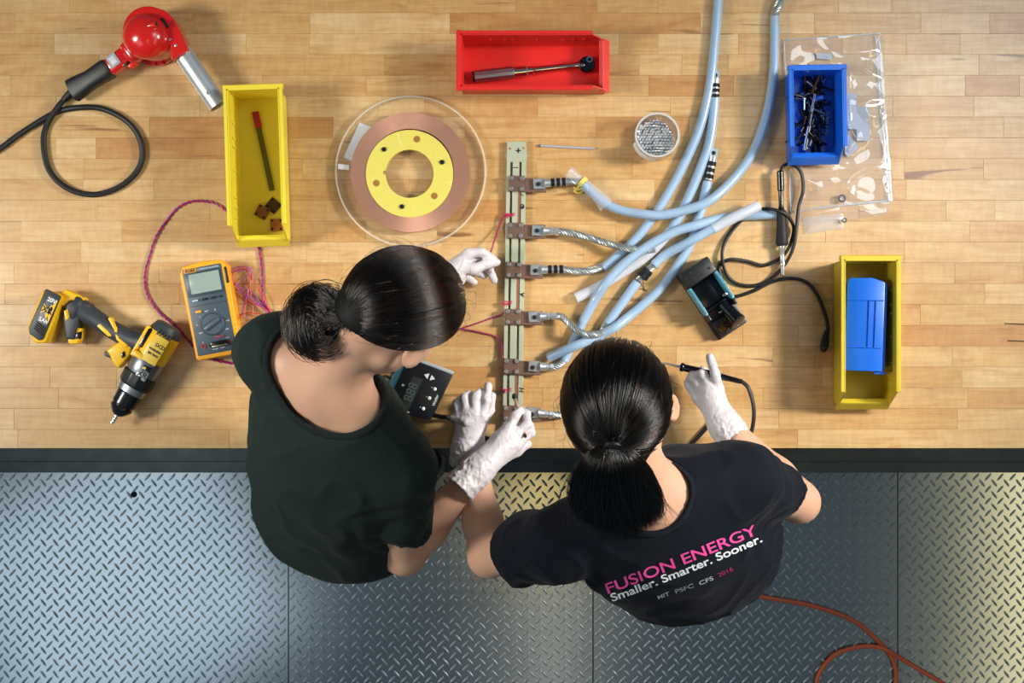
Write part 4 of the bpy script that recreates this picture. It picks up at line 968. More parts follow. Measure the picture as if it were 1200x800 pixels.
# ---------------------------------------------------------------- iron stand
so_ = P(835, 350, .02); M = Matrix.Identity(4); wv = Vector((.83, .555, 0)).normalized(); lv = Vector((.555, -.83, 0)).normalized()
for i in range(3): M[i][0], M[i][1], M[i][2], M[i][3] = wv[i], lv[i], (0, 0, -1)[i], (so_.x, so_.y, T)[i]
M2 = M.copy(); M2[2][2] = 1
for i in range(3): M2[i][0] = -M2[i][0]
SP = lambda x, y, z: M2 @ Vector((-x, y, z))
stn = thing('iron_stand', (so_.x, so_.y, T), 'black soldering iron stand with teal side panels and brass wool', 'stand')
def sbx(name, c, d, m, bev=.0015, par=stn): 
    return MB().box((-c[0], c[1], c[2]), d, M2, bev=bev).done(name, m, par)
sbx('base', (0, .0, .006), (.070, .158, .012), BLACK, .003)
hb = sbx('header_block', (0, -.062, .032), (.070, .034, .042), BLACK, .003)
for x, y in ((-.026, -.066), (-.012, -.070), (-.012, -.056), (.002, -.068), (.006, -.055), (.018, -.070), (.024, -.057)):
    p = SP(x, y, .0530); MB().cyl(p - up * .001, p + up * .0004, .0032 if y > -.06 else .0024, seg=12).done('tip_hole', INK, hb)
for sx in (-1, 1):
    pn = sbx('side_panel', (sx * .0315, -.012, .034), (.006, .064, .044), TEAL, .0015)
    for i in range(3): sbx('panel_groove', (sx * .0315 + (i - 1) * .0017, -.012, .0562), (.0006, .058, .0006), mat('groove_teal', '3c7f92', .5), 0, pn)
    sbx('panel_end', (sx * .0315, .026, .028), (.008, .016, .040), BLACK, .003)
sbx('tray', (0, -.010, .016), (.054, .062, .010), BLACKG, .002)
sbx('cross_bar', (0, .014, .030), (.050, .004, .006), BLACKG, .001)
ho = MB(); p0, p1 = SP(.010, .020, .030), SP(.014, .062, .046); ho.tube([p0, p0.lerp(p1, .5), p1], lambda t: .011 + .005 * t, 16); ho.done('iron_funnel', BLACKG, stn)
fr_ = MB(); fr_.lathe([(0, .012), (.001, .0165), (.004, .0165), (.005, .012)], p1, p1 - p0, 18); fr_.done('funnel_ring', BLACK, stn)
sbx('wool_tray', (-.008, .058, .020), (.044, .036, .018), BLACK, .002)
bw = MB(); rw = random.Random(2)
for i in range(26):
    c0 = Vector((-.012 + rw.uniform(-.013, .013), .058 + rw.uniform(-.011, .011), .030)); pts = [SP(c0.x + rw.uniform(-.006, .006), c0.y + rw.uniform(-.006, .006), c0.z + rw.uniform(-.002, .005)) for _ in range(4)]
    bw.tube(catmull(pts, 4), .0006, 4)
tag(bw.done('brass_wool', mat('brass_wool', '8a6a3c', .35, 1), stn), kind='stuff')
sbx('clip', (.020, .004, .058), (.010, .005, .004), CHROME, .001); sbx('clip', (-.002, .030, .034), (.012, .003, .004), CHROME, .001)

# ---------------------------------------------------------------- soldering station under the bun-haired head
A_, B_, C_, D_ = P(480, 420, .09), P(531, 439, .09), P(504.5, 493, .09), P(453, 478, .09)
ss = thing('soldering_station', ((A_.x + C_.x) / 2, (A_.y + C_.y) / 2, T), 'black soldering station with white arrow buttons, teal side and finned back', 'soldering station')
Qs = lambda u, v, h=.09: (D_.lerp(C_, u).lerp(A_.lerp(B_, u), v)) + up * (h - .09)
def sq(name, u0, v0, u1, v1, h0, h1, m, bev=.002, par=ss): return MB().prism([Qs(u0, v0, .09), Qs(u1, v0, .09), Qs(u1, v1, .09), Qs(u0, v1, .09)], T + h0, T + h1, bev=bev).done(name, m, par)
sq('case', .03, .03, .97, .97, .004, .082, BLACK, .004)
sq('front_panel', 0, 0, 1, 1, .080, .090, mat('panel_black', '14161c', .32), .003)
sq('side_strip', -.20, .02, .01, .98, .02, .078, TEAL, .010)
for i in range(8): sq('fin', -.40, .04 + i * .118, -.16, .075 + i * .118, .02, .070, mat('fin_dark', '22262a', .4), .001)
sq('fin_plate', -.26, .04, -.2, .94, .01, .062, mat('fin_pale', '9aa393', .5), .001)
sq('top_edge', .10, 1.0, .98, 1.05, .03, .084, mat('edge_pale', 'a9b4b8', .4), .001)
sq('display', .22, .05, .46, .72, .0895, .0908, mat('display_dark', '2a312f', .15), .0005)
sq('display_edge', .20, .03, .50, .05, .0895, .0912, mat('edge_pale', 'a9b4b8', .4), .0004)
ud = (C_ - D_); xd = (B_ - A_)
Mtx = lambda u, v, deg=0: frame_at(Qs(u, v, .0912), (xd.x, xd.y)) @ Matrix.Rotation(math.radians(deg), 4, 'Z')
text('888', Mtx(.34, .42, 90), .026, mat('lcd_ghost', '46514e', .3), ss, name='display_digits')
for u, k in ((.50, 1), (.62, -1)):
    c = Qs(u, .80 + (.01 if k > 0 else 0)); tr = [Vector((-.003, -.006)), Vector((-.003, .006)), Vector((.0065, 0))]
    r = Matrix.Rotation(math.atan2(xd.y, xd.x) + (math.pi if k > 0 else 0), 2)
    MB().prism([(c.x + (r @ q)[0], c.y + (r @ q)[1]) for q in tr], T + .0895, T + .0925, bev=.0005, seg=1).done('arrow_button', WHITE, ss)
for u, v in ((.78, .62), (.76, .42), (.74, .19)):
    p = Qs(u, v, .0895); MB().lathe([(0, .0036), (.0022, .0034), (.003, .002)], p, up, 16).done('round_button', mat('button_white', 'd6eaf6', .3), ss)
    p = Qs(u - .075, v + .01, .0895); MB().cyl(p, p + up * .0008, .0010, seg=8).done('indicator', WHITE, ss)
text('Weller', Mtx(.90, .42, 90), .0085, WPRINT, ss); text('C', Mtx(.12, .5, 90), .006, WPRINT, ss)
c = [(507, 486, .03), (516, 488, .03), (524, 489, .020), (532, 492, .008), (545, 500, .006), (560, 510, .006), (590, 519, .006)]
MB().tube(pathP(c, 6), .0046, 8).done('cord', RUBBER, ss)

# ---------------------------------------------------------------- small marks, orange cord on the floor
for x0, y0, x1, y1, lab in ((1177, 379, 1205, 380, 'upper short black lead lying at the right edge of the bench'), (1181, 399, 1206, 400, 'lower short black lead lying at the right edge of the bench')):
    p, q = P(x0, y0, .0008), P(x1, y1, .0008); t = MB(); t.tube([p, q], .0011, 6); tag(t.done('pencil_lead', INK, None, loc=p.lerp(q, .5)), lab, 'lead')
oc = [(835, 690), (862, 695), (885, 698), (910, 702), (949, 709), (985, 720), (1008, 732), (1025, 747), (1039, 761), (1048, 777), (1050, 795), (1045, 815), (1020, 836), (985, 836), (962, 818), (957, 800), (964, 782), (980, 766), (1000, 759), (1020, 757), (1038, 761), (1060, 774), (1094, 794), (1130, 815), (1180, 830)]
op = [W(x, y, .0085 if i != 20 else .020) for i, (x, y) in enumerate(oc)]
o = MB().tube(catmull(op, 8), .0062, 8).done('extension_cord', ORANGE, None, loc=W(1000, 740, .003)); tag(o, 'orange extension cord looping on the steel floor', 'cord')
# ---------------------------------------------------------------- people
def V(*a): return Vector(a)
def npv(v): return np.array(v, np.float32)
def skin_mat():
    m = mat('skin', 'd3a58a', .48, spec=.4, sss=.12, vary=.05, vscale=14, bump=(180, .06, .0008)); return m
SKIN = skin_mat()
def cloth(name, col, heather=0.):
    m = mat(name, col, .88, spec=.2, vary=.10 + heather, vscale=300 if heather else 25, bump=(700, .25, .0006))
    m.node_tree.nodes['Principled BSDF'].inputs['Sheen Weight'].default_value = .03; return m
GLOVE = mat('latex_glove', 'd0cacf', .42, spec=.5, sss=.08, bump=(75, .75, .0035))
HAIRC = mat('hair_base', '0a0909', .6, spec=.2)
def hair_mat():
    m = bpy.data.materials.new('hair_fibre'); m.use_nodes = True; n = m.node_tree.nodes; n.remove(n['Principled BSDF'])
    h = n.new('ShaderNodeBsdfHairPrincipled'); h.parametrization = 'MELANIN'
    h.inputs['Melanin'].default_value = .990; h.inputs['Melanin Redness'].default_value = .0
    h.inputs['Roughness'].default_value = .24; h.inputs['Radial Roughness'].default_value = .3
    h.inputs['Random Color'].default_value = .35; h.inputs['Coat'].default_value = .3; h.inputs['Random Roughness'].default_value = .2
    m.node_tree.links.new(h.outputs[0], n['Material Output'].inputs[0]); return m
HAIRF = hair_mat()
def strands(name, arrs, rad, parent, m=None):
    hc = bpy.data.hair_curves.new(name); hc.add_curves([len(a) for a in arrs])
    P_ = np.concatenate([np.asarray(a, np.float32) for a in arrs]) - npv(wloc(parent))
    hc.attributes['position'].data.foreach_set('vector', P_.ravel().astype(np.float32))
    R_ = np.concatenate([rad * np.interp(np.linspace(0, 1, len(a)), [0, .1, .8, 1], [.7, 1, 1, .25]) for a in arrs]).astype(np.float32)
    at = hc.attributes.get('radius') or hc.attributes.new('radius', 'FLOAT', 'POINT'); at.data.foreach_set('value', R_)
    hc.materials.append(m or HAIRF); o = bpy.data.objects.new(name, hc); COL.objects.link(o); o.parent = parent; return o
def soften(me, n=2):
    b = bmesh.new(); b.from_mesh(me)
    for _ in range(n): bmesh.ops.smooth_vert(b, verts=b.verts[:], factor=.5, use_axis_x=True, use_axis_y=True, use_axis_z=True)
    b.to_mesh(me); b.free(); me.update()
def capcut(prim, p, n):
    fn, lo, hi = prim; p = npv(p); n = npv(n)
    return (lambda X, Y, Z: np.maximum(fn(X, Y, Z), (X - p[0]) * n[0] + (Y - p[1]) * n[1] + (Z - p[2]) * n[2])), lo, hi

def hand_prims(hd, dr=0.):
    """Palm, four fingers and a thumb as tapered capsules. hd: wrist, knuckles, finger chains, thumb chain."""
    out = []; w = hd['wrist']; kn = [f[0] for f in hd['fingers']]
    for i, k_ in enumerate(kn): out.append((rc(w.lerp(k_, .12), k_, .0175 + dr, .0112 + dr), .012))
    mid = (kn[1] + kn[2]) / 2; out.append((rc(w, w.lerp(mid, .8), .022 + dr, .017 + dr), .014))
    for f in hd['fingers']:
        n = len(f); rr = [.0105, .0092, .0084, .0074, .007]
        for i in range(n - 1): out.append((rc(f[i], f[i + 1], rr[i] + dr, rr[i + 1] + dr), .0045))
    t = hd['thumb']; out.append((rc(w.lerp(t[0], .3), t[0], .017 + dr, .0135 + dr), .012))
    rr = [.0128, .0108, .0094, .008]
    for i in range(len(t) - 1): out.append((rc(t[i], t[i + 1], rr[i] + dr, rr[i + 1] + dr), .006))
    return out
def glove(hd, parent, seed):
    w, cu = hd['wrist'], hd['cuff']; pts = [p for f in hd['fingers'] for p in f] + hd['thumb'] + [w, cu]
    lo = [min(p[i] for p in pts) - .05 for i in range(3)]; hi = [max(p[i] for p in pts) + .05 for i in range(3)]
    F = Field(lo, hi, .0019)
    for p, k_ in hand_prims(hd): F.put(p, 'add', k_)
    d = (cu - w).normalized(); r0, r1 = hd.get('cuffr', (.029, .036))
    F.put(rc(w - d * .012, w + d * .012, .0245, r0), 'add', .016)
    F.put(rc(w + d * .01, cu + d * .03, r0, r1), 'add', .014)
    for q in hd.get('folds', []): F.put(rc(q[0], q[1], q[2], q[2]), 'add', .005)
    F.halfspace(cu, d)
    # open the cuff so that the forearm enters it
    F.put(capcut(rc(w + d * .03, cu + d * .04, r0 - .006, r1 - .0030), w + d * .02, -d), 'sub', .002)
    me = F.mesh('glove'); sv = Vector((seed * 3.1, seed, 0))
    def wr(p):
        q = p * 46 + sv; along = (p - w).dot(d); a = max(0., min(1., along / .05 + .45))
        n1 = 1 - abs(noise.noise(Vector((q.x, q.y * 1.0, q.z)))) * 2; n2 = 1 - abs(noise.noise(q * 2.3 + sv)) * 2
        rd = Vector((p.x, p.y, p.z)) * 30 + d * (along * 55) + sv; n3 = noise.noise(rd)
        return (max(0, n1) ** 3 * .0013 + max(0, n2) ** 2 * .0010) * (.5 + a) + n3 * .0016 * a - .0004
    wrinkle(me, wr)
    return finish('glove', me, GLOVE, parent, sharp=None)

def person(J):
    root = thing('person', J['base'], J['label'], 'person')
    shL, shR, neck, belly, pelvis = J['shL'], J['shR'], J['neck'], J['belly'], J['pelvis']
    a = (shR - shL).normalized(); t = (neck - belly).normalized(); fwd = t.cross(a).normalized()
    pa = J['pright']; pf = V(0, 0, 1).cross(pa).normalized()
    chest = (shL + shR) / 2 - t * .085 - fwd * .005
    c, f, u = J['head'], J['f'].normalized(), J['u'].normalized(); r = f.cross(u).normalized()
    skull = c - f * .035 - u * .045
    torso = lambda d: [
        (rc(pelvis, belly, .150 + d, .124 + d, npv(pf), .74), .05), (rc(belly, chest, .122 + d, .143 + d, npv(fwd), .74), .05),
        (rc(chest, neck - t * .05, .143 + d, .075 + d, npv(fwd), .74), .05), (rc(shL.lerp(shR, .06), shR.lerp(shL, .06), .052 + d, .052 + d), .04),
        (rc(neck - t * .01, shL, .046 + d, .046 + d), .04), (rc(neck - t * .01, shR, .046 + d, .046 + d), .04)]
    arms = lambda d: [(rc(shL, J['elL'], .049 + d, .038 + d), .03), (rc(shR, J['elR'], .049 + d, .038 + d), .03)]
    legs = []
    for sgn, ft in ((-1, J['footL']), (1, J['footR'])):
        hip = pelvis + pa * sgn * .08 - V(0, 0, .06); kn = hip.lerp(ft, .5) + pf * .035; kn.z = .48; an = V(ft.x, ft.y, .09)
        legs.append((hip, kn, an))
    pts = [shL, shR, J['elL'], J['elR'], J['wrL'], J['wrR'], pelvis, c + u * .12, c + f * .13, c - f * .1, legs[0][2], legs[1][2]] + [p for h in J['hands'] for q in h['fingers'] for p in q]
    lo = [min(p[i] for p in pts) - .17 for i in range(3)]; hi = [max(p[i] for p in pts) + .10 for i in range(3)]; lo[2] = .02
    B = Field(lo, hi, .0055)
    for p, k_ in torso(0): B.put(p, 'add', k_)
    for p, k_ in arms(0): B.put(p, 'add', k_)
    for el, wr_, h in ((J['elL'], J['wrL'], J['hands'][0]), (J['elR'], J['wrR'], J['hands'][1])):
        B.put(rc(el, el.lerp(wr_, .3), .038, .0375), 'add', .02); B.put(rc(el.lerp(wr_, .3), wr_, .0375, .0235), 'add', .02)
        for p, k_ in hand_prims(h, -.0032): B.put(p, 'add', k_, pad=.03)
    for hip, kn, an in legs:
        B.put(rc(hip, kn, .082, .052), 'add', .05); B.put(rc(kn, an, .053, .036), 'add', .02); B.put(rc(an - V(0, 0, .04), an - V(0, 0, .05) + pf * .13, .034, .028), 'add', .02)
    # neck and head
    B.put(rc(neck - t * .02, skull, .058, .052), 'add', .035)
    B.put(ell(c - f * .006 + u * .008, (npv(r), npv(f), npv(u)), (.074, .093, .088)), 'add', .02)
    B.put(ell(c + f * .032 - u * .048, (npv(r), npv(f), npv(u)), (.058, .060, .075)), 'add', .025)
    B.put(rc(c + f * .066 - u * .100 - r * .012, c + f * .066 - u * .100 + r * .012, .019, .019), 'add', .03)
    for s_ in (-1, 1): B.put(rc(c + f * .062 - u * .102 + r * s_ * .01, c - u * .070 + r * s_ * .052, .014, .015), 'add', .025)
    B.put(rc(c + f * .088 - u * .012, c + f * .106 - u * .046, .0075, .0115), 'add', .014)
    for s_ in (-1, 1):
        B.put(rc(c + f * .078 + u * .016 + r * s_ * .014, c + f * .070 + u * .014 + r * s_ * .045, .010, .009), 'add', .016)
        B.put(ell(c + f * .094 - u * .006 + r * s_ * .031, (npv(r), npv(f), npv(u)), (.014, .012, .010)), 'sub', .01)
        B.put(ell(c + f * .055 - u * .035 + r * s_ * .042, (npv(r), npv(f), npv(u)), (.020, .020, .016)), 'add', .02)
    for dz_, rr in ((-.066, .0065), (-.075, .0070)): B.put(rc(c + f * .0905 + u * dz_ - r * .016, c + f * .0905 + u * dz_ + r * .016, rr, rr), 'add', .006)
    for s_ in (-1, 1):
        e = c - f * .004 - u * .014 + r * s_ * .085; out = (r * s_ * .9 - f * .45).normalized(); al = (u * .95 - f * .28).normalized(); pe = out.cross(al).normalized()
        B.put(ell(e + out * .004, (npv(pe), npv(al), npv(out)), (.0190, .0330, .0080)), 'add', .008)
        B.put(ell(e + out * .012 + pe * .001 * s_, (npv(pe), npv(al), npv(out)), (.011, .021, .0065)), 'sub', .004)
    body = finish('body', B.mesh('body'), SKIN, root, sharp=None)
    # eyes and lips
    ew = mat('eye_white', 'e6e2dc', .2); ei = mat('iris', '24160e', .2)
    for s_ in (-1, 1):
        e = c + f * .0775 - u * .006 + r * s_ * .031; MB().ball(e, .0112, 3).done('eye', ew, body, sharp=None); MB().ball(e + (f - u * .45).normalized() * .0066, .0055, 2).done('iris', ei, body, sharp=None)
        MB().tube(catmull([c + f * .097 + u * .020 + r * s_ * .014, c + f * .094 + u * .026 + r * s_ * .03, c + f * .080 + u * .021 + r * s_ * .046], 5), .0026, 6).done('eyebrow', HAIRC, body)
    lips = Field(npv(c) - .14, npv(c) + .14, .003)
    for dz_, rr in ((-.066, .0072), (-.075, .0078)): lips.put(rc(c + f * .0905 + u * dz_ - r * .015, c + f * .0905 + u * dz_ + r * .015, rr, rr), 'add', .003)
    finish('lips', lips.mesh('lips'), mat('lips', 'b06a60', .4), body, sharp=None)
    # shirt
    S = Field(lo, hi, .0055); d = .012; lz = J.get('loose', .02)
    for p, k_ in torso(d): S.put(p, 'add', k_)
    S.put(rc(pelvis - V(0, 0, .02), belly, .152 + lz, .132 + lz, npv(pf), .74), 'add', .05)
    S.put(rc(belly, chest, .130 + lz, .140 + lz, npv(fwd), .78), 'add', .05)
    for sh, el, fr, r0, r1 in J['sleeves']:
        S.put(capcut(rc(sh, sh.lerp(el, fr + .25), r0, r1), sh.lerp(el, fr), (el - sh).normalized()), 'add', .025)
    S.halfspace(V(0, 0, J['hem']), V(0, 0, -1))
    X, Y, Z = S.ax[0][:, None, None], S.ax[1][None, :, None], S.ax[2][None, None, :]
    nc, nax, nr = J['neckcut']; inner = ell(nc, nax, nr)[0](X, Y, Z).astype(np.float32); outer = ell(nc, nax, [q + J['band'] for q in nr])[0](X, Y, Z).astype(np.float32)
    band = Field(lo, hi, .0055); band.F = np.maximum(np.maximum(S.F - .0022, outer), -inner)
    S.F = np.maximum(S.F, -ell(nc, nax, [q + J['band'] * .55 for q in nr])[0](X, Y, Z).astype(np.float32))
    me = S.mesh('shirt'); soften(me, 3); sv = V(J['seed'] * 7.3, 2, 1); el2 = [J['elL'], J['elR']]; arms_ = [shL.lerp(J['elL'], .25) - t * .06, shR.lerp(J['elR'], .25) - t * .06]
    def wr(p):
        q = p * 9 + sv; n1 = noise.noise(q) * .007
        rd = (1 - abs(noise.noise(p * 11 + V(3, 9, J['seed']))) * 2.4); n2 = max(0, rd) ** 2 * .006
        near = max(math.exp(-((p - q_).length / .11) ** 2) for q_ in arms_)
        fold = math.sin((p - arms_[0 if (p - arms_[0]).length < (p - arms_[1]).length else 1]).length * 150 + noise.noise(p * 14) * 3.5) * .0042 * near
        wv_ = math.exp(-((p.z - belly.z + .02) / .09) ** 2) * noise.noise(V(p.x * 5, p.y * 5, p.z * 26)) * .009
        return n1 + n2 * .8 + fold + wv_ - .003
    wrinkle(me, wr)
    shirt = finish('shirt', me, J['shirt'], root, sharp=None)
    bm_ = band.mesh('neckband'); soften(bm_, 2); wrinkle(bm_, wr); soften(bm_, 2); finish('neckband', bm_, J['bandmat'], shirt, sharp=None)
    # trousers and shoes
    R = Field([lo[0], lo[1], .02], [hi[0], hi[1], 1.12], .009)
    R.put(rc(pelvis - V(0, 0, .05), pelvis.lerp(belly, .55), .156, .142, npv(pf), .80), 'add', .04)
    for hip, kn, an in legs: R.put(rc(hip, kn, .093, .066), 'add', .04); R.put(rc(kn, an, .066, .056), 'add', .03)
    R.halfspace(V(0, 0, .075), V(0, 0, -1))
    finish('trousers', R.mesh('trousers'), J['pants'], root, sharp=None)
    for hip, kn, an in legs:
        sf = Field([an.x - .2, an.y - .2, -.005], [an.x + .2, an.y + .2, .2], .006); b0_ = V(an.x, an.y, .045) - pf * .035
        sf.put(rc(b0_, b0_ + pf * .17, .042, .036), 'add', .03); sf.put(rc(an - V(0, 0, .02), an, .046, .044), 'add', .03); sf.halfspace(V(0, 0, J.get('shoez', .003)), V(0, 0, -1))
        finish('shoe', sf.mesh('shoe'), mat('shoe_leather', '202124', .5), root, sharp=None)
    for i, h in enumerate(J['hands']): glove(h, root, J['seed'] * 2 + i)
    # hair cap
    hr = J['hairr']; hc_ = c - f * .010 + u * .006; HF = Field(npv(c) - .19, npv(c) + .19, .004)
    HF.put(ell(hc_, (npv(r), npv(f), npv(u)), [q - .006 for q in hr]), 'add', .01)
    HF.put(rc(skull + u * .03 - f * .02, skull + u * .0 - f * .025, .062, .052), 'add', .03)
    cuts_ = [(c + f * .040, (f - u * .75).normalized()), (c + u * .014, (-u + f * .75).normalized())]
    for p, n in cuts_: HF.halfspace(npv(p), npv(n))
    for s_ in (-1, 1): HF.put(ell(c + f * .004 - u * .030 + r * s_ * .092, (npv(r), npv(f), npv(u)), (.040, .030, .040)), 'sub', .006)
    for p in J['blobs']: HF2 = None
    hair = finish('hair', HF.mesh('hair'), HAIRC, root, sharp=None)
    if J['blobs']:
        ps = [b[0] for b in J['blobs']]; BF = Field([min(p[i] for p in ps) - .12 for i in range(3)], [max(p[i] for p in ps) + .12 for i in range(3)], .004)
        for b in J['blobs']: BF.put(rc(b[0], b[1], b[2], b[3]) if len(b) == 4 else rc(*b), 'add', .02)
        finish(J['blobname'], BF.mesh(J['blobname']), HAIRC, hair, sharp=None)
    rg = np.random.default_rng(J['seed']); arrs = []; tie = J['tie']; dt = (tie - hc_).normalized()
    A3 = np.array([npv(r) / hr[0], npv(f) / hr[1], npv(u) / hr[2]])
    def surf(dv): return dv / np.linalg.norm(A3 @ dv)
    n = 0
    while n < J['nstr']:
        dv = rg.normal(size=3); dv /= np.linalg.norm(dv); p = npv(hc_) + surf(dv)
        if any(np.dot(p - npv(q), npv(nn)) > .002 for q, nn in cuts_): continue
        if min(np.linalg.norm(p - npv(c + f * .004 - u * .030 + r * s_ * .092)) for s_ in (-1, 1)) < .038: continue
        n += 1; om = math.acos(max(-1, min(1, float(np.dot(dv, npv(dt)))))); N = 14; q = []
        lift = rg.uniform(-.0012, .0016) + .0035 * noise.noise(Vector((dv * 11).tolist())) + .0015 * noise.noise(Vector((dv * 31).tolist())); wob = rg.normal(size=3) * .010
        for i in range(N):
            s_ = i / (N - 1); w0, w1 = (math.sin((1 - s_) * om), math.sin(s_ * om)) if om > 1e-3 else (1 - s_, s_)
            e = (dv * w0 + npv(dt) * w1); e /= np.linalg.norm(e); e = e + wob * math.sin(s_ * math.pi); e /= np.linalg.norm(e)
            q.append(npv(hc_) + surf(e) * (1 + lift / .1) + (npv(tie) - npv(hc_) - surf(npv(dt))) * s_ ** 6)
        arrs.append(np.array(q))
    strands('hair_strands', arrs, .00050, hair)
    arrs = J['tail'](rg); strands('loose_strands', arrs, .00046, hair)
    fly = []
    for i in range(J['nfly']):
        dv = rg.normal(size=3); dv /= np.linalg.norm(dv); p = npv(hc_) + surf(dv)
        if any(np.dot(p - npv(q), npv(nn)) > -.002 for q, nn in cuts_): continue
        tv_ = npv(dt) - dv * np.dot(dv, npv(dt)); tv_ /= np.linalg.norm(tv_) + 1e-6; L = rg.uniform(.02, .05); b_ = rg.normal(size=3) * .012
        fly.append(np.array([p + tv_ * L * s_ + dv * (.004 + .012 * math.sin(s_ * 2.6)) + b_ * s_ * s_ for s_ in np.linspace(0, 1, 8)]))
    strands('flyaway_hair', fly, .00022, hair)
    J['hairobj'] = hair; J['shirtobj'] = shirt; J['root'] = root
    return root

# ----- the left woman: bun, heather shirt, bending far over the bench
hL = dict(wrist=W(524, 327, .972), cuff=W(497, 338, .975), cuffr=(.028, .034),
          fingers=[[W(549, 297, .985), W(564, 295, .984), W(576, 303, .970), W(574, 313, .957)], [W(546, 302, .972), W(561, 303, .962), W(573, 314, .950), W(579, 328, .938)],
                   [W(541, 309, .958), W(556, 317, .946), W(567, 322, .936)], [W(537, 318, .946), W(549, 325, .936), W(555, 330, .927)]],
          thumb=[W(537, 312, .985), W(556, 315, .986), W(570, 309, .978), W(582, 307, .968)])
hR = dict(wrist=W(564, 546, 1.020), cuff=W(538, 573, 1.035), cuffr=(.029, .038),
          fingers=[[W(596, 501, 1.002), W(604, 487, .998), W(609, 481, .982)], [W(605, 508, .998), W(618, 497, .992), W(617, 485, .976), W(612, 480, .966)],
                   [W(608, 518, .990), W(622, 507, .984), W(621, 498, .968)], [W(606, 528, .980), W(617, 520, .972), W(614, 512, .960)]],
          thumb=[W(583, 514, .990), W(597, 499, .976), W(607, 485, .966)])
nk = W(385, 440, 1.30)
tieL = W(410, 373, 1.475)
def tail_left(rg):
    out = []; cx, cy = 376, 380
    for i in range(1500):
        ra = rg.uniform(.02, 1.0) ** .6; cx, cy = 376 + rg.normal() * 5, 380 + rg.normal() * 5; a0 = rg.uniform(-15, 100); span = rg.uniform(110, 230); hz_ = rg.uniform(-1, 1)
        q = [npv(tieL) + rg.normal(size=3) * .006]; N = 14
        dome = math.sqrt(max(0, 1 - (ra * .9) ** 2))
        for k_ in range(1, N):
            an = math.radians(a0 + span * k_ / (N - 1)); rr = ra * (1 + .06 * math.sin(k_ * .8 + i)) ; x = cx + 37 * rr * math.cos(an); y = cy - 40 * rr * math.sin(an)
            q.append(npv(W(x, y, 1.400 + .060 * dome + .02 * hz_ * (1 - dome) + .03 * max(0, math.cos(an)) * ra)))
        out.append(np.array(q))
    for i in range(230):   # loose ends sweeping off the bun
        up_ = i < 170; a0 = rg.uniform(150, 235) if up_ else rg.uniform(215, 330); sp_ = rg.uniform(45, 95) * (-1 if up_ else 1); r0_ = rg.uniform(.75, 1.0); gr_ = rg.uniform(.05, .42 if up_ else .30); zz = rg.uniform(1.38, 1.44)
        q = []
        for s_ in np.linspace(0, 1, 10):
            an = math.radians(a0 + sp_ * s_); rr = r0_ + gr_ * s_ * s_
            q.append(npv(W(cx + 37 * rr * math.cos(an), cy - 40 * rr * math.sin(an), zz - .01 * s_)))
        out.append(np.array(q))
    return out
JL = dict(base=(-.35, -.36, 0), label='person with loose dark bun and dark green shirt bending over the bench', seed=3,
          shL=W(318, 412, 1.235), shR=W(468, 548, 1.22), neck=nk, belly=V(-.355, -.265, 1.07), pelvis=V(-.36, -.350, .95),
          elL=V(-.325, .020, .985), wrL=hL['wrist'], elR=W(474, 650, 1.0), wrR=hR['wrist'],
          pright=V(.90, -.43, 0).normalized(), head=W(474, 362, 1.415), f=V(.55, -.25, -.80), u=V(.70, .55, .31),
          footL=V(-.45, -.40, 0), footR=V(-.28, -.44, 0), hands=[hL, hR], loose=.014, hem=.86,
          sleeves=[(W(318, 412, 1.235), V(-.325, .020, .985), .55, .066, .066), (W(468, 548, 1.22), W(474, 650, 1.0), .62, .064, .062)],
          neckcut=(nk + V(0, .0, .01), [npv(V(.72, -.69, 0)), npv(V(.69, .72, 0)), npv(V(0, 0, 1))], [.112, .085, .10]), band=.016,
          shirt=cloth('dark_green_heather', '1b2926', .35), bandmat=cloth('dark_green_rib', '17211f', .2), pants=cloth('black_trousers', '15161a'),
          hairr=(.092, .110, .103), tie=tieL, nstr=4200, nfly=90, tail=tail_left, blobname='bun',
          blobs=[(W(368, 378, 1.39), W(386, 378, 1.40), .036, .038), (W(386, 378, 1.40), W(412, 373, 1.43), .034, .026)])
person(JL)

# ----- the right woman: ponytail, navy shirt with a print on the back
gL = dict(wrist=W(549, 518, .962), cuff=W(545, 546, .955), cuffr=(.030, .035),
          fingers=[[W(565, 486, .986), W(570, 468, .987), W(572, 452, .972)], [W(556, 484, .988), W(557, 465, .988), W(563, 459, .967)],
                   [W(547, 485, .985), W(545, 466, .982), W(550, 462, .962)], [W(538, 488, .979), W(536, 472, .972), W(541, 467, .957)]],
          thumb=[W(562, 500, .957), W(573, 480, .950), W(576, 464, .957)],
          folds=[(W(530, 489, .978), W(546, 494, .996), .0065), (W(546, 494, .996), W(568, 490, .984), .0065)])
gR = dict(wrist=W(847, 495, 1.0), cuff=W(861, 514, 1.015), cuffr=(.030, .034),
          fingers=[[W(842, 456, .992), W(838, 437, 1.0), W(832, 419, .985)], [W(832, 451, .988), W(823, 438, .986), W(813, 440, .970)],
                   [W(823, 456, .980), W(811, 441, .970), W(806, 448, .956)], [W(817, 466, .974), W(808, 452, .962), W(812, 457, .948)]],
          thumb=[W(840, 470, .972), W(833, 447, .958), W(824, 434, .952)])
nk2 = W(757, 582, 1.370); tieR = W(718, 519, 1.555)
sp2 = [(718, 519, 1.553), (715, 538, 1.562), (714, 560, 1.552), (717, 583, 1.525), (724, 604, 1.475), (730, 624, 1.415)]
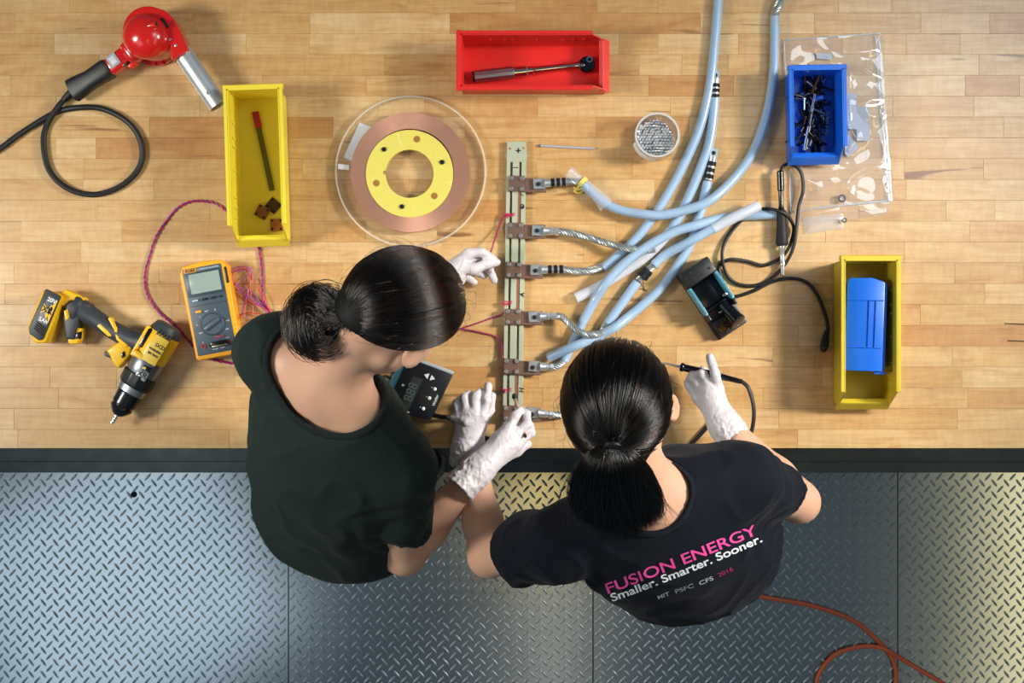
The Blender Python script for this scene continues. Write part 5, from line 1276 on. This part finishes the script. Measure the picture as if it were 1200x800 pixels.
def tail_right(rg):
    out = []; sx = np.array(sp2)
    for i in range(3600):
        aa, bb = rg.uniform(-1, 1), rg.uniform(0, 1); th = aa * 1.25; N = 14; q = []; wv = rg.normal(size=3) * (3.0 if i % 16 else 9.0); ln = rg.uniform(.55, 1.0); ph = rg.uniform(0, 6)
        P0 = np.array([718 + rg.normal() * 3, 519 + rg.normal() * 1.5, 1.556]); R0 = 30 + 14 * bb
        P1 = P0 + np.array([R0 * math.sin(th), R0 * math.cos(th) * .8, .010 + .018 * bb])
        P2 = np.array([716 + aa * 66 + wv[0], 548 + 30 * ln + wv[1], 1.500 + .055 * bb * math.sqrt(max(0, 1 - aa * aa)) - .02 * abs(aa)])
        P3 = np.array([727 + aa * 40 + wv[2] * 2.5, 576 + 54 * ln * (1 - .35 * aa * aa), 1.400 + .05 * (1 - ln) + .02 * bb])
        for s_ in np.linspace(0, 1, N):
            b = (1 - s_) ** 3 * P0 + 3 * s_ * (1 - s_) ** 2 * P1 + 3 * s_ * s_ * (1 - s_) * P2 + s_ ** 3 * P3
            q.append(npv(W(b[0] + 1.2 * math.sin(s_ * 8 + ph) * s_, b[1], b[2])))
        out.append(np.array(q))
    return out
JR_ = dict(base=(.34, -.45, 0), label='person with black ponytail in a navy shirt with pink lettering, soldering at the bench', seed=5,
          shL=W(660, 636, 1.285), shR=W(868, 562, 1.285), neck=nk2, belly=V(.345, -.405, 1.08), pelvis=V(.362, -.432, .95),
          elL=W(573, 652, 1.04), wrL=gL['wrist'], elR=W(936, 588, 1.055), wrR=gR['wrist'],
          pright=V(.95, .30, 0).normalized(), head=W(724, 470, 1.465), f=V(.117, .60, -.79), u=V(-.154, .80, .58),
          footL=V(.27, -.47, 0), footR=V(.46, -.44, 0), hands=[gL, gR], loose=.028, hem=.85,
          sleeves=[(W(660, 636, 1.285), W(573, 652, 1.04), .58, .070, .066), (W(868, 562, 1.285), W(936, 588, 1.055), .62, .066, .056)],
          neckcut=(nk2 + V(.006, .004, .02), [npv(V(.94, .34, 0)), npv(V(-.34, .94, 0)), npv(V(0, 0, 1))], [.066, .056, .09]), band=.014,
          shirt=cloth('navy_cotton', '060c1a'), bandmat=cloth('navy_rib', '0e141d'), pants=cloth('blue_black_denim', '171b24'),
          hairr=(.091, .110, .103), tie=tieR, nstr=4600, nfly=90, tail=tail_right, blobname='ponytail',
          blobs=[(W(716, 535, 1.535), W(714, 560, 1.49), .018, .034), (W(714, 560, 1.49), W(719, 590, 1.42), .034, .024)])
person(JR_)
tb = MB(); td = Vector((0, -.75, .35)).normalized(); tb.lathe([(-.006, .012), (-.004, .0155), (.004, .0155), (.006, .012)], tieR + V(0, -.004, .002), td, 20); tb.done('hair_tie', BLACK, JR_['hairobj'])

# ----- print on the navy shirt, draped onto the cloth
shirt = JR_['shirtobj']; dg = bpy.context.evaluated_depsgraph_get(); off = wloc(shirt)
bvh = BVHTree.FromPolygons([v.co + off for v in shirt.data.vertices], [list(p.vertices) for p in shirt.data.polygons])
def drape(body, p0, p1, m, zs, bold=.0, size=None, rise=0.):
    """Letters running from image point p0 to p1 (baseline), dropped along the view of the back onto the shirt."""
    d = bpy.data.curves.new('print', 'FONT'); d.body = body; d.size = 1; d.offset = bold; d.align_x = 'LEFT'
    o = bpy.data.objects.new('print', d); COL.objects.link(o); dg = bpy.context.evaluated_depsgraph_get(); dg.update()
    me = bpy.data.meshes.new_from_object(o.evaluated_get(dg)); bpy.data.objects.remove(o)
    b = bmesh.new(); b.from_mesh(me); bmesh.ops.triangulate(b, faces=b.faces[:])
    for _ in range(2): bmesh.ops.subdivide_edges(b, edges=[e for e in b.edges if e.calc_length() > .12], cuts=1); bmesh.ops.triangulate(b, faces=b.faces[:])
    xs = [v.co.x for v in b.verts]; x0, x1 = min(xs), max(xs); q0, q1 = Vector(p0), Vector(p1); dx = q1 - q0; nrm = Vector((dx.y, -dx.x)).normalized()
    if nrm.y > 0: nrm = -nrm
    h = size
    for v in b.verts:
        k_ = (v.co.x - x0) / (x1 - x0); yy = v.co.y
        px = q0.lerp(q1, k_) + nrm * (yy * h) + Vector((0, 1)) * rise * (4 * k_ * (1 - k_))
        org = Vector((0, 0, CZ)); w = W(px.x, px.y, 1.2); di = (w - org).normalized(); hit = bvh.ray_cast(org, di)
        v.co = (hit[0] + hit[1] * .0012) if hit[0] else W(px.x, px.y, zs)
    out = bpy.data.meshes.new('print'); b.to_mesh(out); b.free(); return finish('print', out, m, shirt, smooth=False)
drape('FUSION ENERGY', (713, 695), (888, 625), MAGENTA, 1.2, .012, 17.5, 1)
drape('Smaller. Smarter. Sooner.', (718, 704), (893, 634), WPRINT, 1.2, .020, 13.0, 2)
drape('MIT', (771.5, 701.5), (785, 696.5), mat('dim_print', 'a9aeb6', .6), 1.2, .01, 6.5)
drape('PSFC', (792, 694.5), (813, 687), mat('dim_print', 'a9aeb6', .6), 1.2, .01, 6.5)
drape('CFS', (820, 685), (836, 678.5), mat('dim_print', 'a9aeb6', .6), 1.2, .01, 6.5)
drape('2016', (842, 675.5), (859, 667.5), mat('dim_magenta', '9c2a62', .6), 1.2, .01, 6.5)

# ----- what they hold
i0, i1 = W(776, 424.5, .945), W(871, 447.5, .992); ad = (i1 - i0).normalized(); IL = (i1 - i0).length
wi = thing('soldering_iron', i0.lerp(i1, .5), 'slim black soldering iron held in the right gloved hand of the person in navy', 'soldering iron')
MB().lathe([(0, .0008), (.010, .0022), (.034, .0026), (.036, .0034), (.040, .0034)], i0, ad, 12).done('tip', STEEL, wi)
MB().lathe([(.038, .0075), (.040, .0090), (.044, .0088), (.046, .0072), (.06, .0078), (.10, .0072), (.14, .0058), (IL - .004, .0050), (IL, .003)], i0, ad, 20).done('handle', BLACKG, wi)
MB().tube(pathP([(869, 447, .091), (876, 453, .095), (881, 466, .097), (883.5, 482, .095), (882, 500, .09), (877, 518, .085), (874, 535, .08)], 6), .0040, 8).done('cord', RUBBER, wi)
MB().tube(catmull([P(846, 482, .005), P(836, 492, .005), P(827, 502, .005), P(817, 513, .005), P(807, 523.5, .003), P(802, 531, -.02), P(800, 538, -.10)], 6), .0042, 8).done('cord', RUBBER, wi)
b0_, b1_ = W(602, 461, .932), W(615.5, 511, 1.005); bd = (b1_ - b0_).normalized(); BL = (b1_ - b0_).length
br = thing('brush', b0_.lerp(b1_, .5), 'small black-tipped brush held over the fixture in a white glove', 'brush')
MB().lathe([(0, .001), (.003, .0042), (.008, .0060), (.013, .0045), (.016, .0030)], b0_, bd, 14).done('bristles', INK, br)
MB().lathe([(.014, .0032), (.03, .0030), (.032, .0026)], b0_, bd, 12).done('ferrule', mat('pale_ferrule', 'c9a493', .4, .6), br)
MB().lathe([(.03, .0026), (BL - .006, .0030), (BL - .001, .0024)], b0_, bd, 12).done('handle', mat('brush_wood', 'b98a5a', .5), br)
MB().lathe([(BL - .004, .0034), (BL + .002, .0030)], b0_, bd, 12).done('end_cap', INK, br)
tz0, tz1 = W(592, 457, .924), W(572, 464, .968)
tw2 = thing('tweezers', tz0.lerp(tz1, .5), 'thin steel tweezers over the rail, held by the person in navy', 'tweezers')
for o_ in (-1, 1):
    off_ = Vector((.25, .9, 0)) * .0028 * o_
    MB().tube(catmull([tz0 + off_ * .1, tz0.lerp(tz1, .5) + off_, tz1 + off_ * .6], 5), lambda t: .0010 + .0008 * t, 6).done('arm', DSTEEL, tw2)
